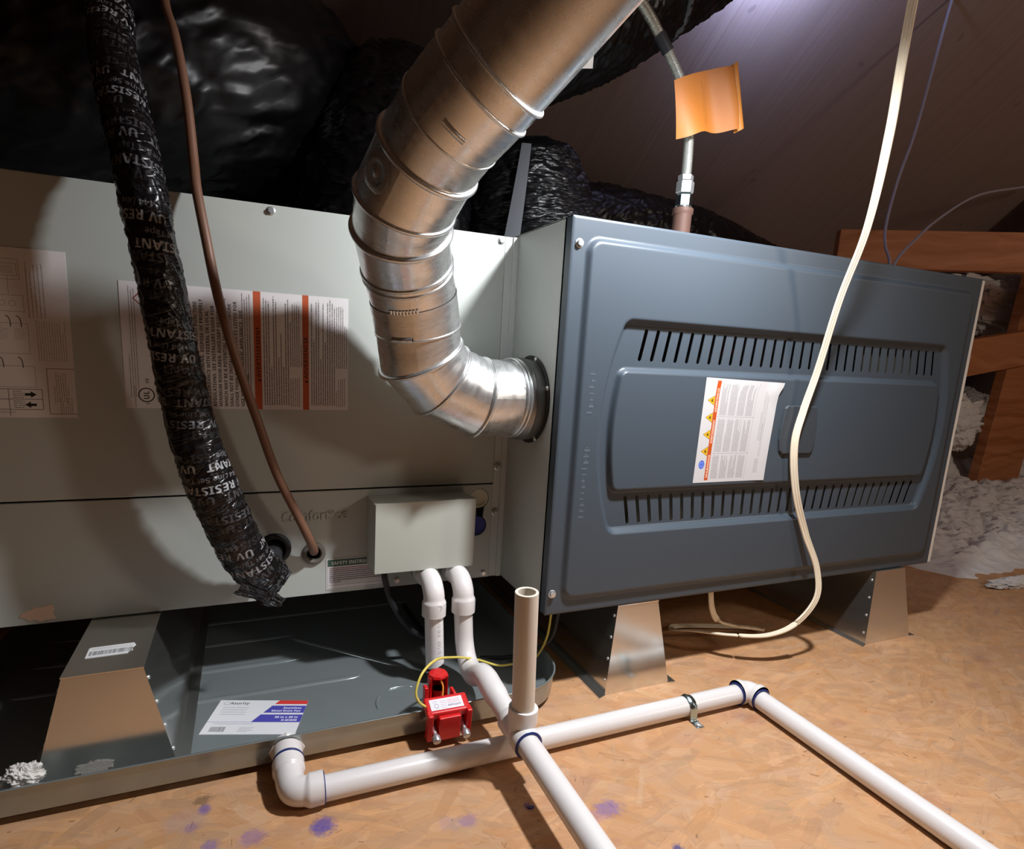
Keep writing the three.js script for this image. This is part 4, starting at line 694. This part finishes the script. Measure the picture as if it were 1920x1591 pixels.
{ // short spout from the coil
  const d = thing('overflow_spout', 'left white elbow under the metal cover with a short pipe ending above the pan', 'pipe', [-0.136, 0.04, 0.07]);
  part(d, 'threaded_adapter', lathe([-0.1365, 0.163, 0], [-0.1365, 0.163, 1], [[0.0135, 0], [0.018, 0.001], [0.018, 0.012], [0.0155, 0.014], [0.0155, 0.03], [0.01, 0.03]], 24), pvcGrey, 'grey threaded adapter');
  part(d, 'elbow', sweep([[-0.1365, 0.163, 0.022], [-0.1362, 0.1632, 0.04], [-0.136, 0.16, 0.06], [-0.1358, 0.148, 0.0725], [-0.1357, 0.132, 0.0755], [-0.1357, 0.1165, 0.0757]], (t) => socket(t, 0.22), { ns: 60, nr: 32, ref: V(1, 0, 0) }), pvc);
  part(d, 'elbow_mark', lathe([-0.1325, 0.1335, 0.0905], [-0.125, 0.1395, 1], [[0.0045, 0], [0.0045, 0.0022], [0.004, 0.0026], [0.003, 0.0022], [0, 0.0022]], 20), pvc);
  const cut = sweep([[-0.1357, 0.12, 0.0755], [-0.1315, 0.041, 0.076]], 0.0136, { ns: 30, nr: 32, line: true, caps: true });
  const p = cut.attributes.position; for (let i = 0; i < p.count; i++) if (p.getY(i) < 0.0415) p.setY(i, p.getY(i) + (p.getX(i) + 0.1315) * 0.28 - 0.002);
  const [c, g] = canvas(1024, 512); g.fillStyle = '#f3eeec'; g.fillRect(0, 0, 1024, 512); g.fillStyle = '#5b5a62'; g.font = '42px monospace'; g.fillText('PVC-1120 SCH 40', 60, 250); g.fillText('ASTM D-1785 3/4', 520, 250);
  part(d, 'straight_pipe', cut, P(0xffffff, 0.32, 0, { map: tex(c) }));
}
{ // trapped condensate line: elbow, trap, wye, standpipe and the pipe towards the viewer
  const d = thing('condensate_line', 'white trapped drain line with an open upright pipe and a pipe running forward', 'pipe', [-0.088, 0, 0.27]);
  part(d, 'threaded_adapter', lathe([-0.0915, 0.163, 0], [-0.0915, 0.163, 1], [[0.0135, 0], [0.018, 0.001], [0.018, 0.012], [0.0155, 0.014], [0.0155, 0.03], [0.01, 0.03]], 24), pvcGrey, 'grey threaded adapter');
  part(d, 'elbow', sweep([[-0.0915, 0.163, 0.022], [-0.0912, 0.1632, 0.04], [-0.0909, 0.16, 0.06], [-0.0907, 0.148, 0.0725], [-0.0905, 0.132, 0.0755], [-0.0905, 0.1165, 0.0757]], (t) => socket(t, 0.22), { ns: 60, nr: 32, ref: V(1, 0, 0) }), pvc);
  part(d, 'trap_bend', sweep([[-0.0905, 0.122, 0.0755], [-0.0893, 0.1, 0.0765], [-0.0885, 0.07, 0.082], [-0.0885, 0.052, 0.094], [-0.089, 0.043, 0.112], [-0.0905, 0.045, 0.132], [-0.092, 0.055, 0.15], [-0.0925, 0.064, 0.166], [-0.0925, 0.067, 0.182], [-0.092, 0.064, 0.2], [-0.0905, 0.0595, 0.22], [-0.0893, 0.0555, 0.24], [-0.0885, 0.0535, 0.262]], (t) => 0.0138 + 0.0016 * sstep(0.3, 0.4, t) * (1 - sstep(0.56, 0.6, t)) + 0.0016 * sstep(0.56, 0.6, t) * (1 - sstep(0.8, 0.85, t)), { ns: 120, nr: 32, ref: V(1, 0, 0) }), pvc);
  const w = V(-0.0885, 0.0535, 0.284);
  part(d, 'wye', merge([lathe([w.x, w.y, 0.254], [w.x - 0.0004, w.y - 0.0004, 1], [[0.0125, 0], [FR, 0], [FR, 0.012], [FR - 0.0015, 0.016], [FR - 0.0015, 0.032], [FR, 0.036], [FR, 0.052], [0.0125, 0.052]], 32), lathe([w.x, w.y, w.z], [w.x + 0.002, w.y + 0.05, w.z], [[FR - 0.0015, 0], [FR - 0.0015, 0.014], [FR, 0.017], [FR, 0.0345], [FR - 0.001, 0.0355], [0.0125, 0.0355]], 32)]), pvc);
  const T = [-0.0945, 0.2345, 0.2875], B = [-0.0875, 0.07, 0.2845], L = V(...T).distanceTo(V(...B));
  part(d, 'standpipe', lathe(B, T, [[0.0135, 0], [0.0135, L - 0.0006], [0.0132, L], [0.0104, L], [0.0101, L - 0.0008], [0.0101, 0.01], [0, 0.01]], 40), pvcOld, 'open yellowed upright pipe');
  part(d, 'pipe_hole', lathe([-0.097, 0.093, 0.2925], [-0.112, 0.097, 0.31], [[0, 0.0012], [0.0028, 0.001], [0.003, 0]], 12), rubber, 'small dark drilled hole');
  part(d, 'primer_ring', ringAt([w.x - 0.0004, w.y - 0.0003, 0.3055], [0, 0, 1], 0.0158, 0.0034), primer, 'dark blue primer ring');
  part(d, 'straight_pipe', rod([w.x - 0.0004, w.y - 0.0004, 0.3], [-0.0925, 0.049, 0.8], PR, 32), pvc);
}
// spilled primer drop
{ const g = new THREE.SphereGeometry(1, 20, 12); g.scale(0.0042, 0.0014, 0.003); g.translate(-0.0975, 0.0004, 0.3378); single('primer_drop', 'glossy dark blue primer drop on the floor left of the forward pipe', 'spill', g, P(0x1c1a5c, 0.15, 0, { clearcoat: 1 })); }

// ---------------------------------------------------------------- float switch on the pan rim
{
  const sw = thing('float_switch', 'red plastic float switch clipped on the drain pan rim', 'switch', [-0.152, 0.042, 0.19]);
  const X = (u) => -0.152 + u;
  const rot = (g) => { g.rotateX(0.32); g.rotateY(-0.02); return g; };
  const put = (g, y, z) => { g.translate(-0.152, y, z); return g; };
  part(sw, 'housing', put(rot(box(-0.0285, 0.0285, -0.006, 0.006, -0.0135, 0.0135, 0.003)), 0.047, 0.195), red);
  const [c, g] = canvas(600, 190); g.fillStyle = '#e3dfe6'; g.fillRect(0, 0, 600, 190); g.strokeStyle = '#8d8a98'; g.lineWidth = 9; g.beginPath(); g.arc(110, 120, 36, 0, 7); g.stroke(); printLines(g, 60, 30, 90, 40, 22, 10, '#b9b4c0'); printLines(g, 190, 40, 110, 130, 30, 13, '#c3b5bd'); printLines(g, 320, 30, 230, 60, 26, 12, '#cf9ba0'); g.fillStyle = '#4a4766'; g.font = 'italic bold 52px serif'; g.fillText('SafeGuard', 310, 150, 240);
  const lg = new THREE.BoxGeometry(0.043, 0.0005, 0.0165); part(sw, 'switch_label', put(rot((lg.translate(-0.001, 0.0063, 0.0005), lg)), 0.047, 0.195), M(0xffffff, 0.5, 0, { map: tex(c) }), 'white printed label');
  for (const u of [-0.0255, 0.0255]) { const a = box(u - 0.0035, u + 0.0035, -0.019, 0.019, -0.006, 0.006, 0.0015); a.rotateX(0.12); part(sw, 'clip_arm', put(a, 0.0305, 0.2065), red); }
  { const b = box(-0.0145, 0.0145, -0.0165, 0.0165, -0.007, 0.007, 0.0015); b.rotateX(0.1); part(sw, 'clip_block', put(b, 0.0275, 0.2055), red); }
  { const b = box(-0.026, 0.026, -0.014, 0.014, -0.0015, 0.0015, 0.0008); part(sw, 'clip_block', put(b, 0.0345, 0.1965), M(0x8e1214, 0.5)); }
  for (const u of [-0.0195, 0.0195]) { const s = [X(u), 0.0285, 0.2]; part(sw, 'thumbscrew', lathe(s, [s[0], s[1] - 0.045, s[2] + 0.1], [[0.0025, 0], [0.0025, 0.014], [0.0035, 0.0155], [0.0052, 0.018], [0.0052, 0.024], [0.0042, 0.0252], [0.0025, 0.024], [0, 0.024]], 18), zinc); }
  // upright float chamber behind the rim, open in front
  const cs = new THREE.Shape(); cs.absarc(0, 0, 0.0135, -0.55, Math.PI + 0.55, false); const ci = new THREE.Path();
  cs.lineTo(-0.0088, -0.0045); for (let k = 0; k <= 14; k++) { const a = Math.PI + 0.4 - (k / 14) * (Math.PI + 0.8); cs.lineTo(0.0098 * Math.cos(a), 0.0098 * Math.sin(a)); }
  const cg = new THREE.ExtrudeGeometry(cs, { depth: 0.058, bevelEnabled: false, curveSegments: 20 }); cg.rotateX(-Math.PI / 2); cg.translate(-0.154, 0.014, 0.162);
  part(sw, 'float_chamber', cg, red);
  part(sw, 'chamber_cap', flatNormals(lathe([-0.154, 0.071, 0.161], [-0.154, 1, 0.161], [[0, 0], [0.0125, 0], [0.0132, 0.0015], [0.0122, 0.0042], [0.006, 0.0052], [0, 0.0052]], 9)), red);
  part(sw, 'float_body', rod([-0.154, 0.012, 0.1645], [-0.154, 0.055, 0.1645], 0.0075, 18), M(0x8c0f12, 0.5));
  part(sw, 'chamber_bracket', merge([box(-0.1745, -0.1695, 0.03, 0.062, 0.162, 0.172, 0.001), box(-0.1745, -0.135, 0.03, 0.045, 0.17, 0.186, 0.001), box(-0.1385, -0.1345, 0.03, 0.055, 0.166, 0.182, 0.001)]), red);
  part(sw, 'chamber_wire', sweep([[-0.153, 0.07, 0.168], [-0.1505, 0.062, 0.173], [-0.152, 0.054, 0.178], [-0.1555, 0.045, 0.184]], 0.0014, { ns: 24, nr: 8 }), M(0xd98a2c, 0.5), 'orange wire');
}
// wires
single('yellow_wire', 'thin yellow wire looping from the red float switch behind the upright pipe', 'wire', sweep([[-0.178, 0.05, 0.195], [-0.1875, 0.058, 0.193], [-0.1915, 0.069, 0.19], [-0.1823, 0.0874, 0.18], [-0.1588, 0.0927, 0.16], [-0.1222, 0.0754, 0.13], [-0.105, 0.066, 0.118], [-0.0734, 0.05, 0.105], [-0.0384, 0.0326, 0.1], [-0.0068, 0.0256, 0.092], [0.012, 0.028, 0.1], [0.0284, 0.0411, 0.1], [0.0404, 0.066, 0.1], [0.0446, 0.0965, 0.1], [0.046, 0.133, 0.1]], 0.0017, { ns: 160, nr: 8 }), yellow);
single('black_cable', 'black cable hanging from the coil cabinet behind the left white pipe', 'cable', sweep([[-0.1975, 0.172, 0.014], [-0.1957, 0.1559, 0.018], [-0.1845, 0.1164, 0.02], [-0.1545, 0.0687, 0.02], [-0.133, 0.05, 0.01], [-0.118, 0.03, -0.05], [-0.11, 0.0075, -0.2]], 0.0046, { ns: 80, nr: 12 }), darkWire);
single('grey_cable', 'dark cable dropping under the furnace beside the yellow wire', 'cable', sweep([[0.06, 0.135, 0.1], [0.057, 0.1, 0.1], [0.05, 0.065, 0.098], [0.037, 0.047, 0.09], [0.0, 0.02, 0.06], [-0.04, 0.0085, 0.03]], 0.0032, { ns: 60, nr: 10 }), darkWire);

// flat ivory cord: three joined conductors swept along the path
function flatCord(pts, ang, ns) {
  const c = new THREE.CatmullRomCurve3(pts.map(toV), false, 'centripetal'), P0 = c.getSpacedPoints(ns), prof = [];
  const rr = 0.00205, gap = 0.0037; for (const k of [-1, 0, 1]) for (let q = 0; q < 5; q++) { const a = Math.PI * (k === -1 ? 1.0 - q / 5 * 0.8 : 0.8 - (q / 5) * 0.6); prof.push([k * gap + rr * Math.cos(a), rr * Math.sin(a)]); }
  prof.push([gap + rr, 0]); const full = [...prof, ...prof.slice(1, -1).reverse().map(([x, y]) => [x, -y])], n = full.length;
  return gridGeo(n, ns, (j, i) => {
    const t = i / ns, T = c.getTangentAt(t), ref = Math.abs(T.x) > 0.8 ? V(0, 0, 1) : V(1, 0, 0), u = ref.clone().addScaledVector(T, -ref.dot(T)).normalize(), w = T.clone().cross(u), [x, y] = full[j % n], a = ang(t);
    return P0[i].clone().addScaledVector(u, x * Math.cos(a) - y * Math.sin(a)).addScaledVector(w, x * Math.sin(a) + y * Math.cos(a)).toArray();
  }, null, null, false);
}
single('flat_cord', 'flat ivory extension cord hanging down across the furnace door to the floor', 'cord', flatCord([[0.335, 1.05, 0.32], [0.3559, 0.9277, 0.3], [0.3738, 0.8692, 0.285], [0.393, 0.7984, 0.27], [0.4187, 0.689, 0.24], [0.4258, 0.5984, 0.21], [0.4306, 0.489, 0.186], [0.422, 0.43, 0.1795], [0.4154, 0.3799, 0.178], [0.4335, 0.3014, 0.178], [0.4679, 0.2278, 0.18], [0.4985, 0.165, 0.188], [0.5005, 0.118, 0.194], [0.465, 0.073, 0.19], [0.417, 0.0544, 0.18], [0.3655, 0.0475, 0.15], [0.331, 0.036, 0.1], [0.322, 0.02, 0.06], [0.35, 0.0085, 0.03], [0.42, 0.005, 0.042], [0.49, 0.005, 0.07], [0.508, 0.0065, 0.088], [0.48, 0.018, 0.098], [0.42, 0.036, 0.106], [0.368, 0.058, 0.115], [0.347, 0.085, 0.12], [0.34, 0.115, 0.12], [0.338, 0.137, 0.12]], (t) => 1.2 - 1.0 * sstep(0.1, 0.24, t) + 0.55 * sstep(0.3, 0.42, t) - 0.6 * sstep(0.44, 0.55, t), 420), ivory);
for (const [label, pts] of [['thin grey cable dropping straight behind the furnace near the right end', [[1.315, 1.462, -0.3], [1.309, 1.4393, -0.3], [1.28, 1.27, -0.3], [1.2536, 1.1152, -0.3], [1.19, 0.98, -0.28], [1.1333, 0.8538, -0.25], [1.105, 0.8, -0.22], [1.0986, 0.7664, -0.2], [1.09, 0.6, -0.2], [1.09, 0.01, -0.2]]], ['thin grey cable sagging to the furnace from the right edge', [[2.3, 1.2, -0.45], [1.959, 1.1091, -0.4], [1.62, 1.02, -0.34], [1.4109, 0.9237, -0.3], [1.24, 0.84, -0.24], [1.122, 0.7688, -0.2], [1.07, 0.68, -0.19], [1.06, 0.01, -0.19]]]])
  single('thin_cable', label, 'cable', sweep(pts, 0.0036, { ns: 120, nr: 8 }), greyWire);

// ---------------------------------------------------------------- gas connector with its orange tag
{
  const gx = 0.2465, gz = 0.06, t = thing('gas_connector', 'silver flexible gas connector rising from the furnace top', 'pipe', [gx, FT, gz]);
  part(t, 'pipe_coupling', lathe([gx, FT - 0.001, gz], [gx, 2, gz], [[0.0125, 0], [0.0125, 0.012], [0.0135, 0.0125], [0.0138, 0.05], [0.0155, 0.051], [0.0158, 0.058], [0.0145, 0.0595], [0.008, 0.0595]], 28), M(0x5e443b, 0.6, 0.2), 'reddish brown iron coupling');
  part(t, 'hex_nut', merge([flatNormals(hexLathe([gx, FT + 0.0605, gz], [gx, 2, gz], 0.0125, 0.017)), lathe([gx, FT + 0.058, gz], [gx, 2, gz], [[0.0105, 0], [0.0105, 0.004]], 24)]), zincBlue);
  part(t, 'hex_nut', flatNormals(hexLathe([gx - 0.0005, FT + 0.08, gz], [gx, 2, gz], 0.0132, 0.017)), zinc);
  part(t, 'hex_nut', flatNormals(hexLathe([gx - 0.001, FT + 0.098, gz], [gx, 2, gz], 0.0115, 0.008)), zinc);
  const tube = sweep([[gx - 0.001, FT + 0.1, gz], [0.2455, 0.79, gz], [0.243, 0.83, gz], [0.236, 0.865, gz], [0.2225, 0.9055, 0.052], [0.205, 0.932, 0.048], [0.188, 0.953, 0.046], [0.166, 0.973, 0.048], [0.14, 0.992, 0.05], [0.1, 1.02, 0.05]], (u) => 0.0072 + 0.0005 * Math.sin(u * 1150), { ns: 1400, nr: 18 });
  part(t, 'flexible_tube', tube, M(0xd2d4cf, 0.3, 0.75));
  part(t, 'tape_band', sweep([[0.2005, 0.9385, 0.0475], [0.183, 0.9585, 0.0462]], 0.0088, { ns: 4, nr: 18, line: true }), M(0x2a2c32, 0.5), 'dark tape band');
  const W = 512, [c, g] = canvas(W, W); g.fillStyle = '#c0742a'; g.fillRect(0, 0, W, W); printLines(g, 60, 60, 150, 400, 15, 4, '#b06a20', true); printLines(g, 230, 70, 40, 380, 16, 5, '#a4611c', true);
  const sheet = gridGeo(40, 20, (i, j) => {
    const u = i / 40, v = j / 20, e = V(0.2135, 0.817, 0.0665).lerp(V(0.2015, 0.8945, 0.062), v), f = V(0.3085, 0.8395, 0.07).lerp(V(0.2865, 0.922, 0.068), v);
    const q = e.lerp(f, u); const z = 0.012 * Math.sin(u * 2.6 + 0.2) + 0.006 * Math.sin(u * 7 + v * 1.5) * (1 - 0.6 * v) + 0.014 * sstep(0.55, 1, u);
    return [q.x + 0.003 * Math.sin(v * 3) * u, q.y + 0.004 * Math.sin(u * 3.1) - 0.0015 * Math.sin(u * 11) * (1 - v), q.z + z];
  });
  const tag = thing('warning_tag', 'curled orange paper tag hung on the flexible gas connector', 'tag', [0.25, 0.82, 0.07]);
  const tm = M(0xffffff, 0.55, 0, { map: tex(c) });
  part(tag, 'tag_sheet', sheet, tm);
  part(tag, 'folded_edge', gridGeo(6, 20, (i, j) => { const u = i / 6, v = j / 20; const e = V(0.3075, 0.8375, 0.0805).lerp(V(0.2845, 0.922, 0.0795), v); return [e.x + 0.0125 * u - 0.002 * v * u, e.y + 0.0075 * u + (v > 0.9 ? 0.002 : 0), e.z + 0.002 + 0.008 * Math.sin(u * 2.2)]; }), M(0xd98b34, 0.5));
}

renderer.render(scene, camera);
